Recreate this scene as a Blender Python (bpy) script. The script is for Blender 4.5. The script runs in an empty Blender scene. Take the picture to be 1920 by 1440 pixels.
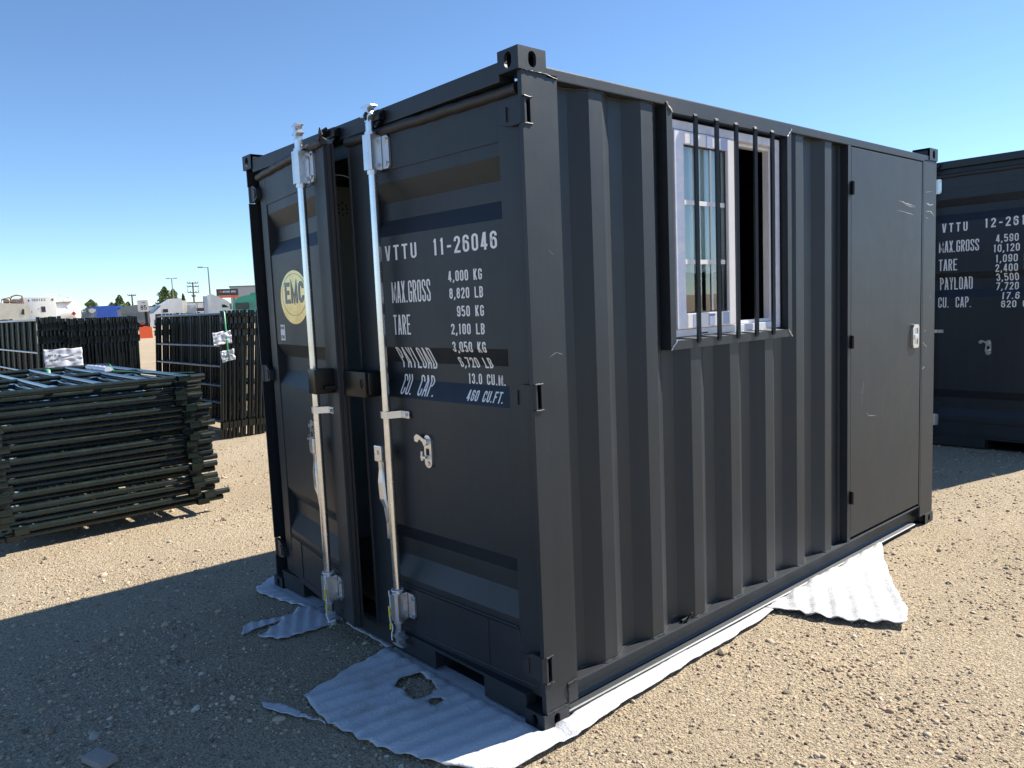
import bpy, bmesh, math, random
import numpy as np
from mathutils import Vector, Matrix, noise
from mathutils.geometry import tessellate_polygon, delaunay_2d_cdt

random.seed(7); rng = np.random.default_rng(7)
R = math.radians
scene = bpy.context.scene
COL = scene.collection

# ------------------------------------------------------------------ camera, sky, sun, exposure
cam_d = bpy.data.cameras.new('camera'); cam = bpy.data.objects.new('camera', cam_d); COL.objects.link(cam)
cam_d.sensor_width = 36.0; cam_d.lens = 36.0 * 1462.7 / 1920.0
cam_d.clip_start = 0.05; cam_d.clip_end = 5000
CP = Vector((1.83935, -1.70726, 1.45652))
cr = Vector((0.66471136, 0.74589832, -0.04236158)); cu = Vector((-0.04984886, 0.10085523, 0.9936515)); cf = Vector((-0.74543538, 0.65837976, -0.1042218))
cam.matrix_world = Matrix(((cr.x, cu.x, -cf.x, CP.x), (cr.y, cu.y, -cf.y, CP.y), (cr.z, cu.z, -cf.z, CP.z), (0, 0, 0, 1)))
scene.camera = cam
SUN_EL, SUN_ROT = R(41.5), R(14.0)
world = bpy.data.worlds.new("World"); scene.world = world; world.use_nodes = True
wn = world.node_tree.nodes; wl = world.node_tree.links; wn.clear()
sky = wn.new('ShaderNodeTexSky'); sky.sky_type = 'NISHITA'; sky.sun_disc = False
sky.sun_elevation = SUN_EL; sky.sun_rotation = SUN_ROT; sky.altitude = 600; sky.air_density = 0.8; sky.dust_density = 0.0; sky.ozone_density = 3.0
bg = wn.new('ShaderNodeBackground'); bg.inputs['Strength'].default_value = 0.092
wo = wn.new('ShaderNodeOutputWorld'); tint = wn.new('ShaderNodeMix'); tint.data_type = 'RGBA'; tint.blend_type = 'MULTIPLY'; tint.inputs[0].default_value = 1.0; tint.inputs[7].default_value = (0.86, 0.975, 1.04, 1)
wl.new(sky.outputs[0], tint.inputs[6]); wl.new(tint.outputs[2], bg.inputs[0]); wl.new(bg.outputs[0], wo.inputs[0])
sun_d = bpy.data.lights.new('sun', 'SUN'); sun_d.energy = 5.0; sun_d.angle = R(0.5); sun_d.color = (1.0, 0.93, 0.82)
sun = bpy.data.objects.new('sun', sun_d); COL.objects.link(sun)
sdir = Vector((math.sin(SUN_ROT) * math.cos(SUN_EL), math.cos(SUN_ROT) * math.cos(SUN_EL), math.sin(SUN_EL)))
sun.rotation_euler = sdir.to_track_quat('Z', 'Y').to_euler()
sun.location = (3, 10, 12)
scene.view_settings.view_transform = 'Standard'; scene.view_settings.look = 'None'
scene.view_settings.exposure = 1.02; scene.view_settings.gamma = 1.0; scene.view_settings.use_curve_mapping = False
scene.render.engine = 'CYCLES'

# ------------------------------------------------------------------ materials
def nt(m): return m.node_tree.nodes, m.node_tree.links
def mat(name, col, rough=0.5, metal=0.0, bump=0.0, bscale=200.0, var=0.0, vscale=3.0, spec=0.5, coat=0.0, rvar=0.0, dist=0.001, col2=None):
    m = bpy.data.materials.new(name); m.use_nodes = True; n, l = nt(m); b = n['Principled BSDF']
    b.inputs['Base Color'].default_value = (*col, 1); b.inputs['Roughness'].default_value = rough; b.inputs['Metallic'].default_value = metal
    b.inputs['Specular IOR Level'].default_value = spec
    if coat: b.inputs['Coat Weight'].default_value = coat; b.inputs['Coat Roughness'].default_value = 0.15
    tc = n.new('ShaderNodeTexCoord')
    if var > 0 or col2:
        nz = n.new('ShaderNodeTexNoise'); nz.inputs['Scale'].default_value = vscale; nz.inputs['Detail'].default_value = 6; nz.inputs['Roughness'].default_value = 0.65
        l.new(tc.outputs['Object'], nz.inputs['Vector'])
        mr = n.new('ShaderNodeMapRange'); mr.inputs[1].default_value = 0.35; mr.inputs[2].default_value = 0.65; l.new(nz.outputs[0], mr.inputs[0])
        mx = n.new('ShaderNodeMix'); mx.data_type = 'RGBA'
        c2 = col2 if col2 else tuple(c * (1 + var) for c in col)
        c1 = col if col2 else tuple(c * (1 - var) for c in col)
        mx.inputs[6].default_value = (*c1, 1); mx.inputs[7].default_value = (*c2, 1)
        l.new(mr.outputs[0], mx.inputs[0]); l.new(mx.outputs[2], b.inputs['Base Color'])
        if rvar:
            m2 = n.new('ShaderNodeMapRange'); m2.inputs[3].default_value = max(0.02, rough - rvar); m2.inputs[4].default_value = rough + rvar
            m2.inputs[1].default_value = 0.3; m2.inputs[2].default_value = 0.7
            l.new(nz.outputs[0], m2.inputs[0]); l.new(m2.outputs[0], b.inputs['Roughness'])
    if bump > 0:
        nb = n.new('ShaderNodeTexNoise'); nb.inputs['Scale'].default_value = bscale; nb.inputs['Detail'].default_value = 3
        l.new(tc.outputs['Object'], nb.inputs['Vector'])
        bp = n.new('ShaderNodeBump'); bp.inputs['Strength'].default_value = bump; bp.inputs['Distance'].default_value = dist
        l.new(nb.outputs[0], bp.inputs['Height']); l.new(bp.outputs[0], b.inputs['Normal'])
    return m

def paint_mat():
    """charcoal container paint: fine orange peel, dust film, a few drip streaks"""
    m = bpy.data.materials.new('charcoal_paint'); m.use_nodes = True; n, l = nt(m); b = n['Principled BSDF']
    tc = n.new('ShaderNodeTexCoord')
    nz = n.new('ShaderNodeTexNoise'); nz.inputs['Scale'].default_value = 2.3; nz.inputs['Detail'].default_value = 7; nz.inputs['Roughness'].default_value = 0.7
    l.new(tc.outputs['Object'], nz.inputs['Vector'])
    mp = n.new('ShaderNodeMapping'); mp.inputs['Scale'].default_value = (30, 30, 1.2); l.new(tc.outputs['Object'], mp.inputs['Vector'])
    st = n.new('ShaderNodeTexNoise'); st.inputs['Scale'].default_value = 1.0; st.inputs['Detail'].default_value = 4; l.new(mp.outputs[0], st.inputs['Vector'])
    a = n.new('ShaderNodeMath'); a.operation = 'MULTIPLY'; l.new(nz.outputs[0], a.inputs[0]); l.new(st.outputs[0], a.inputs[1])
    mr = n.new('ShaderNodeMapRange'); mr.inputs[1].default_value = 0.14; mr.inputs[2].default_value = 0.40; l.new(a.outputs[0], mr.inputs[0])
    mx = n.new('ShaderNodeMix'); mx.data_type = 'RGBA'; mx.inputs[6].default_value = (0.014, 0.017, 0.022, 1); mx.inputs[7].default_value = (0.019, 0.022, 0.027, 1)
    l.new(mr.outputs[0], mx.inputs[0])
    sep = n.new('ShaderNodeSeparateXYZ'); l.new(tc.outputs['Object'], sep.inputs[0])       # road dust settled on the lowest hand's breadth
    dz = n.new('ShaderNodeMapRange'); dz.inputs[1].default_value = 0.5; dz.inputs[2].default_value = 0.0; l.new(sep.outputs[2], dz.inputs[0])
    dm = n.new('ShaderNodeMath'); dm.operation = 'MULTIPLY'; l.new(dz.outputs[0], dm.inputs[0]); l.new(nz.outputs[0], dm.inputs[1])
    dk = n.new('ShaderNodeMath'); dk.operation = 'MULTIPLY'; dk.inputs[1].default_value = 0.06; l.new(dm.outputs[0], dk.inputs[0])
    m3 = n.new('ShaderNodeMix'); m3.data_type = 'RGBA'; m3.inputs[7].default_value = (0.32, 0.26, 0.19, 1); l.new(dk.outputs[0], m3.inputs[0]); l.new(mx.outputs[2], m3.inputs[6])
    l.new(m3.outputs[2], b.inputs['Base Color'])
    rr = n.new('ShaderNodeMapRange'); rr.inputs[1].default_value = 0.3; rr.inputs[2].default_value = 0.7; rr.inputs[3].default_value = 0.40; rr.inputs[4].default_value = 0.52
    l.new(nz.outputs[0], rr.inputs[0]); l.new(rr.outputs[0], b.inputs['Roughness'])
    b.inputs['Specular IOR Level'].default_value = 0.5; b.inputs['Specular Tint'].default_value = (0.80, 0.91, 1.0, 1)
    nb = n.new('ShaderNodeTexNoise'); nb.inputs['Scale'].default_value = 420; nb.inputs['Detail'].default_value = 2; l.new(tc.outputs['Object'], nb.inputs['Vector'])
    nb2 = n.new('ShaderNodeTexNoise'); nb2.inputs['Scale'].default_value = 5; nb2.inputs['Detail'].default_value = 2; l.new(tc.outputs['Object'], nb2.inputs['Vector'])
    bp = n.new('ShaderNodeBump'); bp.inputs['Strength'].default_value = 0.5; bp.inputs['Distance'].default_value = 0.0008; l.new(nb.outputs[0], bp.inputs['Height'])
    bp2 = n.new('ShaderNodeBump'); bp2.inputs['Strength'].default_value = 0.16; bp2.inputs['Distance'].default_value = 0.012; l.new(nb2.outputs[0], bp2.inputs['Height'])
    l.new(bp2.outputs[0], bp.inputs['Normal']); l.new(bp.outputs[0], b.inputs['Normal'])
    return m

PAINT = paint_mat()
GALV = mat('galvanised_steel', (0.76, 0.77, 0.78), 0.24, 1.0, 0.05, 20, 0.08, 14, rvar=0.05, dist=0.0008)
ZINC = mat('zinc_plated', (0.70, 0.71, 0.73), 0.30, 0.9, 0.04, 60, 0.06, 12, rvar=0.05)
RUBBER = mat('black_rubber', (0.022, 0.022, 0.024), 0.55, bump=0.3, bscale=40, dist=0.002)
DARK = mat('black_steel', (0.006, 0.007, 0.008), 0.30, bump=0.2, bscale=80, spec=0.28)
WHITEP = mat('white_stencil_paint', (0.78, 0.79, 0.80), 0.5, bump=0.2, bscale=300)
VINYL = mat('white_vinyl', (0.74, 0.73, 0.76), 0.35, var=0.03, vscale=20)
FILM = mat('blue_film', (0.60, 0.63, 0.78), 0.35, vscale=22, col2=(0.74, 0.75, 0.82), bump=0.3, bscale=50, dist=0.001)
WELD = mat('weld_bead', (0.015, 0.016, 0.018), 0.55, bump=0.6, bscale=150, dist=0.002)
GOLD = mat('gold_sticker', (0.62, 0.44, 0.15), 0.25, 0.65, 0.5, 9, vscale=6, col2=(0.72, 0.58, 0.28), dist=0.01)
STEELBLUE = mat('grey_print', (0.13, 0.15, 0.18), 0.4)
PAPER = mat('white_paper', (0.75, 0.75, 0.78), 0.6)
INKM = mat('ink', (0.03, 0.03, 0.04), 0.6)
LINER = mat('interior_liner', (0.30, 0.36, 0.35), 0.5, var=0.1)
FLOORM = mat('plywood_floor', (0.16, 0.10, 0.06), 0.6, var=0.2)
SCUFF = mat('white_scuff', (0.62, 0.62, 0.62), 0.6, vscale=60, col2=(0.12, 0.12, 0.12))
PANELG = mat('dark_green_paint', (0.013, 0.021, 0.019), 0.27, bump=0.25, bscale=60, var=0.25, vscale=6, dist=0.001, rvar=0.08)
STRAP = mat('green_strap', (0.06, 0.30, 0.15), 0.4, bump=0.3, bscale=100)
PLASTIC = mat('clear_plastic', (0.62, 0.64, 0.70), 0.22, bump=0.12, bscale=9, dist=0.01, var=0.03, vscale=4)
YELLOW = mat('yellow_tag', (0.75, 0.60, 0.05), 0.5)
SKYSHEET = mat('pale_reflected_sky', (0.86, 0.93, 0.93), 0.8, var=0.03)  # pale teal-white standing for sky reflected in the pane
def foam_mat():
    m = mat('white_foam', (0.55, 0.56, 0.585), 0.8, bump=1.0, bscale=110, dist=0.003); n, l = nt(m); b = n['Principled BSDF']
    tc = n.new('ShaderNodeTexCoord'); nz = n.new('ShaderNodeTexNoise'); nz.inputs['Scale'].default_value = 4.5; nz.inputs['Detail'].default_value = 8; nz.inputs['Roughness'].default_value = 0.7
    l.new(tc.outputs['Object'], nz.inputs['Vector'])
    vd = n.new('ShaderNodeVectorMath'); vd.operation = 'DISTANCE'; vd.inputs[1].default_value = (-0.60, -0.22, 0.02); l.new(tc.outputs['Object'], vd.inputs[0])
    m1 = n.new('ShaderNodeMapRange'); m1.inputs[1].default_value = 0.34; m1.inputs[2].default_value = 0.08; l.new(vd.outputs['Value'], m1.inputs[0])
    m2 = n.new('ShaderNodeMapRange'); m2.inputs[1].default_value = 0.45; m2.inputs[2].default_value = 0.75; l.new(nz.outputs[0], m2.inputs[0])
    mm = n.new('ShaderNodeMath'); mm.operation = 'MULTIPLY'; l.new(m1.outputs[0], mm.inputs[0]); l.new(m2.outputs[0], mm.inputs[1])
    ma = n.new('ShaderNodeMath'); ma.operation = 'MULTIPLY_ADD'; ma.inputs[1].default_value = 0.22; l.new(m2.outputs[0], ma.inputs[0]); l.new(mm.outputs[0], ma.inputs[2])
    mx = n.new('ShaderNodeMix'); mx.data_type = 'RGBA'; mx.inputs[6].default_value = (0.55, 0.56, 0.585, 1); mx.inputs[7].default_value = (0.32, 0.27, 0.21, 1)
    l.new(ma.outputs[0], mx.inputs[0]); l.new(mx.outputs[2], b.inputs['Base Color'])
    b.inputs['Subsurface Weight'].default_value = 0.0
    return m
FOAM = foam_mat()
def glass_mat(name, tint=(0.9, 0.97, 0.96), refl=0.13):
    m = bpy.data.materials.new(name); m.use_nodes = True; n, l = nt(m); n.clear()
    o = n.new('ShaderNodeOutputMaterial'); t = n.new('ShaderNodeBsdfTransparent'); t.inputs[0].default_value = (*tint, 1)
    g = n.new('ShaderNodeBsdfGlossy'); g.inputs['Roughness'].default_value = 0.01
    fr = n.new('ShaderNodeFresnel'); fr.inputs[0].default_value = 1.55; mx = n.new('ShaderNodeMixShader')
    a = n.new('ShaderNodeMath'); a.operation = 'ADD'; a.inputs[1].default_value = refl; a.use_clamp = True
    l.new(fr.outputs[0], a.inputs[0]); l.new(a.outputs[0], mx.inputs[0]); l.new(t.outputs[0], mx.inputs[1]); l.new(g.outputs[0], mx.inputs[2]); l.new(mx.outputs[0], o.inputs[0])
    return m
GLASS = glass_mat('window_glass')

# ------------------------------------------------------------------ mesh helpers
class MB:
    def __init__(s): s.v = []; s.f = []
    def add(s, vs, fs):
        o = len(s.v); s.v += [tuple(v) for v in vs]; s.f += [tuple(i + o for i in f) for f in fs]; return s
    def box(s, x0, x1, y0, y1, z0, z1, M=None):
        vs = [(x, y, z) for x in (x0, x1) for y in (y0, y1) for z in (z0, z1)]
        if M: vs = [M(*v) for v in vs]
        return s.add(vs, [(0, 1, 3, 2), (4, 6, 7, 5), (0, 4, 5, 1), (2, 3, 7, 6), (0, 2, 6, 4), (1, 5, 7, 3)])
    def bbox(s, x0, x1, y0, y1, z0, z1, b=0.004, M=None):
        """box with chamfered vertical/horizontal edges (bevel b)"""
        bm = bmesh.new(); bmesh.ops.create_cube(bm, size=1)
        for v in bm.verts: v.co = Vector(((x0 + x1) / 2 + v.co.x * (x1 - x0), (y0 + y1) / 2 + v.co.y * (y1 - y0), (z0 + z1) / 2 + v.co.z * (z1 - z0)))
        bmesh.ops.bevel(bm, geom=bm.edges[:], offset=b, segments=2, affect='EDGES', profile=0.7)
        bm.verts.index_update()
        vs = [tuple(v.co) if not M else tuple(M(*v.co)) for v in bm.verts]; fs = [tuple(v.index for v in f.verts) for f in bm.faces]
        bm.free(); return s.add(vs, fs)
    def tube(s, pts, r, n=12, caps=True, flat=1.0, up=None):
        pts = [Vector(p) for p in pts]; k = len(pts); vs = []; 
        for i, p in enumerate(pts):
            t = (pts[min(i + 1, k - 1)] - pts[max(i - 1, 0)]).normalized()
            a = Vector(up) if up else (Vector((0, 0, 1)) if abs(t.z) < 0.9 else Vector((1, 0, 0)))
            e1 = t.cross(a).normalized(); e2 = e1.cross(t)
            rr = r[i] if isinstance(r, (list, tuple)) else r
            for j in range(n):
                q = 2 * math.pi * j / n; vs.append(tuple(p + e1 * math.cos(q) * rr + e2 * math.sin(q) * rr * flat))
        fs = [(i * n + j, i * n + (j + 1) % n, (i + 1) * n + (j + 1) % n, (i + 1) * n + j) for i in range(k - 1) for j in range(n)]
        if caps: fs += [tuple(range(n)), tuple((k - 1) * n + j for j in reversed(range(n)))]
        return s.add(vs, fs)
    def poly(s, outline, holes, f3):
        """flat polygon with holes; f3 maps (a, b) to a point"""
        loops = [outline] + list(holes); tri = tessellate_polygon([[Vector((a, b, 0)) for a, b in lp] for lp in loops])
        flat = [p for lp in loops for p in lp]
        return s.add([f3(a, b) for a, b in flat], [t for t in tri if len(set(t)) == 3])
    def prism(s, outline, holes, f3a, f3b):
        s.poly(outline, holes, f3a); s.poly(outline, holes, f3b)
        for lp in [outline] + list(holes):
            k = len(lp); s.add([f3a(*p) for p in lp] + [f3b(*p) for p in lp], [(i, (i + 1) % k, k + (i + 1) % k, k + i) for i in range(k)])
        return s
    def sweep(s, prof, f3, t0, t1, caps=False):
        k = len(prof); s.add([f3(a, b, t0) for a, b in prof] + [f3(a, b, t1) for a, b in prof], [(i, i + 1, k + i + 1, k + i) for i in range(k - 1)]); return s
    def xf(s, M): s.v = [tuple(M(*v)) for v in s.v]; return s
    def mesh(s, name, m, smooth=False):
        me = bpy.data.meshes.new(name); me.from_pydata(s.v, [], s.f); me.validate()
        if m: me.materials.append(m)
        if smooth:
            bm = bmesh.new(); bm.from_mesh(me); bmesh.ops.recalc_face_normals(bm, faces=bm.faces); bm.to_mesh(me); bm.free()
            me.shade_smooth() if hasattr(me, 'shade_smooth') else None
            try: me.set_sharp_from_angle(angle=R(38))
            except Exception: pass
        return me

def obj(name, data, parent=None, loc=(0, 0, 0), rot=(0, 0, 0), label=None, cat=None, group=None, kind=None):
    o = bpy.data.objects.new(name, data); COL.objects.link(o); o.location = loc; o.rotation_euler = rot
    if parent: o.parent = parent
    for k, v in (('label', label), ('category', cat), ('group', group), ('kind', kind)):
        if v: o[k] = v
    return o
def part(name, mb, m, parent, label=None, smooth=True):
    return obj(name, mb.mesh(name, m, smooth), parent, label=label)
def thing(name, label, cat, loc=(0, 0, 0), rotz=0.0, group=None):
    return obj(name, None, None, loc, (0, 0, rotz), label, cat, group)
def copy_tree(o, parent=None):
    c = o.copy(); COL.objects.link(c); c.parent = parent
    for ch in o.children: copy_tree(ch, c)
    return c
def oval(cx, cy, w, h, n=6):
    r = min(w, h) / 2; out = []
    for k in range(2 * n + 2):
        if w < h:
            a = math.pi * (k if k <= n else k - 1) / n; sy = (h / 2 - r) * (1 if k <= n else -1)
            out.append((cx + r * math.cos(a), cy + sy + r * math.sin(a)))
        else:
            a = -math.pi / 2 + math.pi * (k if k <= n else k - 1) / n; sx = (w / 2 - r) * (1 if k <= n else -1)
            out.append((cx + sx + r * math.cos(a), cy + r * math.sin(a)))
    return out
def weld(pts, r=0.004, seed=0):
    """lumpy bead along a line"""
    rd = random.Random(seed); P = [Vector(p) for p in pts]; out = []; rs = []
    for a, b in zip(P[:-1], P[1:]):
        k = max(2, int((b - a).length / 0.008))
        for i in range(k):
            out.append(a.lerp(b, i / k) + Vector((rd.uniform(-1, 1), rd.uniform(-1, 1), rd.uniform(-1, 1))) * r * 0.35); rs.append(r * rd.uniform(0.6, 1.25))
    out.append(P[-1]); rs.append(r)
    return MB().tube(out, rs, 6)

# ------------------------------------------------------------------ stencil lettering
def arc(cx, cy, rx, ry, a0, a1, n=7):
    return [(cx + rx * math.cos(R(a0 + (a1 - a0) * i / n)), cy + ry * math.sin(R(a0 + (a1 - a0) * i / n))) for i in range(n + 1)]
def glyph(ch, w, t):
    """centre-line strokes of one condensed capital; box w x 1, stroke t"""
    l, r, b, T, c = t / 2, w - t / 2, t / 2, 1 - t / 2, w / 2; q = (r - l) / 2; ry = min(q * 1.1, 0.24)
    top = lambda a0, a1: arc(c, T - ry, q, ry, a0, a1); bot = lambda a0, a1: arc(c, b + ry, q, ry, a0, a1)
    S = {
        'O': [top(0, 180) + bot(180, 360) + [(r, T - ry)]], '0': [top(0, 180) + bot(180, 360) + [(r, T - ry)]],
        'Q': [top(0, 180) + bot(180, 360) + [(r, T - ry)], [(c, .3), (r + .02, 0)]],
        'C': [[(r, .66)] + top(0, 180) + bot(180, 360) + [(r, .34)]],
        'G': [[(r, .68)] + top(0, 180) + bot(180, 360) + [(r, .46), (c, .46)]],
        'U': [[(l, 1)] + bot(180, 360) + [(r, 1)]], 'J': [[(l, .3)] + bot(180, 360) + [(r, 1)]],
        'S': [[(r, .70)] + top(0, 180) + [(l, .66), (r, .36)] + bot(0, -180) + [(l, .30)]],
        'V': [[(l - .01, 1), (c - t * .16, 0.0)], [(r + .01, 1), (c + t * .16, 0.0)]], 'T': [[(0, T), (w, T)], [(c, T), (c, 0)]],
        'M': [[(l, 0), (l, 1 - t * .3), (c, .12), (r, 1 - t * .3), (r, 0)]],
        'N': [[(l, 0), (l, .97), (r, .03), (r, 1)]],
        'A': [[(l - .01, 0), (c - t * .16, 1.0)], [(r + .01, 0), (c + t * .16, 1.0)], [(l + .1 * w, .27), (r - .1 * w, .27)]],
        'X': [[(l, 0), (r, 1)], [(l, 1), (r, 0)]], 'Y': [[(l, 1), (c, .45), (r, 1)], [(c, .47), (c, 0)]],
        'R': [[(l, 0), (l, T), (c, T)] + arc(c, T - .22, q, .22, 90, -90) + [(l, T - .44)], [(c, .5), (r, 0)]],
        'P': [[(l, 0), (l, T), (c, T)] + arc(c, T - .23, q, .23, 90, -90) + [(l, T - .46)]],
        'B': [[(c, .52), (l, .52), (l, T), (c, T)] + arc(c, (T + .52) / 2, q * .95, (T - .52) / 2, 90, -90), [(l, .52), (l, b), (c, b)] + arc(c, (b + .52) / 2, q, (.52 - b) / 2, -90, 90) + [(l + t, .52)]],
        'D': [[(l, 0), (l, T), (c, T)] + arc(c, T - ry, q, ry, 90, 0) + arc(c, b + ry, q, ry, 0, -90) + [(0, b)]],
        'E': [[(w, T), (l, T), (l, b), (w, b)], [(l, .52), (r, .52)]], 'F': [[(w, T), (l, T), (l, 0)], [(l, .52), (r, .52)]],
        'L': [[(l, 1), (l, b), (w, b)]], 'I': [[(c, 0), (c, 1)]], 'H': [[(l, 0), (l, 1)], [(r, 0), (r, 1)], [(l, .5), (r, .5)]],
        'K': [[(l, 0), (l, 1)], [(r, 1), (l + t * .4, .42)], [(l + q * .7, .56), (r, 0)]],
        '1': [[(c - q * .8, .80), (c + t * .1, .93)], [(c + t * .1, 0), (c + t * .1, 1)]],
        '2': [[(l, .70)] + top(180, 0) + [(r, .64), (l, b + t * .2), (l, b), (w, b)]],
        '3': [[(l, .72)] + arc(c, T - .2, q, .2, 180, -60) + [(c, .53)], [(c, .53)] + arc(c, b + .23, q, .23, 70, -180)],
        '4': [[(r - t * .6, 0), (r - t * .6, 1)], [(r - t * .9, .97), (l + .01, .27)], [(0, .25), (w, .25)]],
        '5': [[(r, T), (l, T), (l, .54)] + arc(c, .40, q, .20, 130, 0) + bot(0, -180)],
        '6': [[(r, .72)] + top(0, 180) + bot(180, 360) + arc(c, .40, q, .20, 0, 180)],
        '9': [[(l, .28)] + bot(180, 360) + top(0, 180) + arc(c, .60, q, .20, 180, 360)],
        '7': [[(0, T), (r, T), (r, T - t * .3), (l + q * .4, 0)]],
        '8': [arc(c, T - .21, q * .92, .21, -90, 270, 14), arc(c, b + .25, q, .25, 90, 450, 14)],
        '-': [[(l * .5, .45), (w * .9, .45)]], '.': [[(0, t * .55), (t * 1.05, t * .55)]], ',': [[(t * .7, t * 1.1), (t * .7, t * .3), (t * .1, -t * .9)]],
        ':': [[(0, t * .55), (t, t * .55)], [(0, .62), (t, .62)]],
    }
    return S.get(ch, [])
def gw(ch, w, t):
    return {'.': t * 1.4, ',': t * 1.4, ':': t * 1.4, '1': w * .75, 'I': t, 'M': w * 1.3, ' ': w * .75, '-': w * .85}.get(ch, w)
def text_mb(s, x0, z0, h, width, wr=0.40, t=0.125, gap=0.09, lift=0.0, space=None, only=None):
    """letters as flat strips in (a, b); total width is forced to `width` if given"""
    adv = 0; pos = []
    for ch in s:
        g = gw(ch, wr, t)
        if ch == ' ' and space: g = space
        pos.append((adv, g)); adv += g + gap
    adv -= gap; sx = (width / (adv * h)) if width else 1.0
    mb = MB(); word = 0
    for ch, (a, g) in zip(s, pos):
        if ch == ' ': word += 1
        if only is not None and word != only: continue
        for li, st in enumerate(glyph(ch, g, t)):
            pts = [p for i, p in enumerate(st) if i == 0 or (abs(p[0] - st[i - 1][0]) + abs(p[1] - st[i - 1][1])) > 1e-5]
            P = [Vector((p[0], p[1])) for p in pts]; L = []; Rr = []
            for i in range(len(P)):
                d0 = (P[i] - P[i - 1]).normalized() if i > 0 else None; d1 = (P[i + 1] - P[i]).normalized() if i < len(P) - 1 else None
                if d0 is None: d0 = d1
                if d1 is None: d1 = d0
                n0 = Vector((-d0.y, d0.x)); n1 = Vector((-d1.y, d1.x)); mm = (n0 + n1)
                if mm.length < 0.3: mm = n0
                mm.normalize(); k = t / 2 / max(0.45, mm.dot(n0)); L.append(P[i] + mm * k); Rr.append(P[i] - mm * k)
            n = len(P); off = lift + 0.00025 * (li + 1)
            vs = [(x0 + (a + p.x) * h * sx, off, z0 + p.y * h) for p in L] + [(x0 + (a + p.x) * h * sx, off, z0 + p.y * h) for p in Rr]
            mb.add(vs, [(i, i + 1, n + i + 1, n + i) for i in range(n - 1)])
    return mb
def cut_mb(mb, zs):
    me = bpy.data.meshes.new('tmp'); me.from_pydata(mb.v, [], mb.f); bm = bmesh.new(); bm.from_mesh(me)
    for z in zs: bmesh.ops.bisect_plane(bm, geom=bm.verts[:] + bm.edges[:] + bm.faces[:], plane_co=(0, 0, z), plane_no=(0, 0, 1))
    bm.verts.index_update(); o = MB(); o.add([tuple(v.co) for v in bm.verts], [tuple(v.index for v in f.verts) for f in bm.faces]); bm.free(); bpy.data.meshes.remove(me)
    return o

# ------------------------------------------------------------------ ground
def gh(x, y):
    """gentle unevenness of the yard, a few millimetres"""
    d = 0.008 * noise.noise(Vector((x * 0.9, y * 0.9, 3.1))) + 0.005 * noise.noise(Vector((x * 3.3, y * 3.3, 7.7)))
    return d - 0.004
def ground_mat():
    m = bpy.data.materials.new('sandy_gravel'); m.use_nodes = True; n, l = nt(m); b = n['Principled BSDF']; b.inputs['Roughness'].default_value = 0.95; b.inputs['Specular IOR Level'].default_value = 0.2
    tc = n.new('ShaderNodeTexCoord'); V = tc.outputs['Object']
    def nz(s, d=6, r=0.6):
        q = n.new('ShaderNodeTexNoise'); q.inputs['Scale'].default_value = s; q.inputs['Detail'].default_value = d; q.inputs['Roughness'].default_value = r; l.new(V, q.inputs['Vector']); return q.outputs[0]
    def rng_(src, a, c, lo=0.0, hi=1.0):
        q = n.new('ShaderNodeMapRange'); q.inputs[1].default_value = a; q.inputs[2].default_value = c; q.inputs[3].default_value = lo; q.inputs[4].default_value = hi; l.new(src, q.inputs[0]); return q.outputs[0]
    def mix(f, a, c):
        q = n.new('ShaderNodeMix'); q.data_type = 'RGBA'; l.new(f, q.inputs[0])
        for i, s in ((6, a), (7, c)):
            if isinstance(s, tuple): q.inputs[i].default_value = (*s, 1)
            else: l.new(s, q.inputs[i])
        return q.outputs[2]
    base = mix(rng_(nz(0.7, 8), 0.35, 0.65), (0.485, 0.395, 0.27), (0.60, 0.495, 0.345))
    base = mix(rng_(nz(140, 5), 0.42, 0.66), base, (0.22, 0.175, 0.125))
    base = mix(rng_(nz(0.22, 5), 0.5, 0.75, 0, 0.55), base, (0.42, 0.32, 0.205))
    vo = n.new('ShaderNodeTexVoronoi'); vo.inputs['Scale'].default_value = 120; l.new(V, vo.inputs['Vector'])
    st = mix(rng_(vo.outputs['Distance'], 0.30, 0.42), mix(nz(400, 2), (0.60, 0.50, 0.36), (0.26, 0.22, 0.18)), base)
    l.new(mix(rng_(nz(3.0, 5), 0.42, 0.6), st, base), b.inputs['Base Color'])
    v2 = n.new('ShaderNodeTexVoronoi'); v2.inputs['Scale'].default_value = 105; l.new(V, v2.inputs['Vector'])
    v3 = n.new('ShaderNodeTexVoronoi'); v3.inputs['Scale'].default_value = 42; l.new(V, v3.inputs['Vector'])
    inv = rng_(v2.outputs['Distance'], 0.0, 0.55, 1.0, 0.0); inv3 = rng_(v3.outputs['Distance'], 0.0, 0.5, 1.0, 0.0)
    b1 = n.new('ShaderNodeBump'); b1.inputs['Strength'].default_value = 0.9; b1.inputs['Distance'].default_value = 0.008; l.new(inv, b1.inputs['Height'])
    b3 = n.new('ShaderNodeBump'); b3.inputs['Strength'].default_value = 0.6; b3.inputs['Distance'].default_value = 0.012; l.new(inv3, b3.inputs['Height'])
    b2 = n.new('ShaderNodeBump'); b2.inputs['Strength'].default_value = 0.9; b2.inputs['Distance'].default_value = 0.008; l.new(nz(150, 6, 0.7), b2.inputs['Height'])
    l.new(b3.outputs[0], b1.inputs['Normal']); l.new(b1.outputs[0], b2.inputs['Normal']); l.new(b2.outputs[0], b.inputs['Normal'])
    return m
GROUND = ground_mat()
def axis(lo, hi, step, far):
    a = list(np.arange(lo, hi + 1e-6, step)); s = step; x = hi; right = []
    while x < far: s *= 1.35; x += s; right.append(x)
    s = step; x = lo; left = []
    while x > -far: s *= 1.35; x -= s; left.append(x)
    return left[::-1] + a + right
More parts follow.
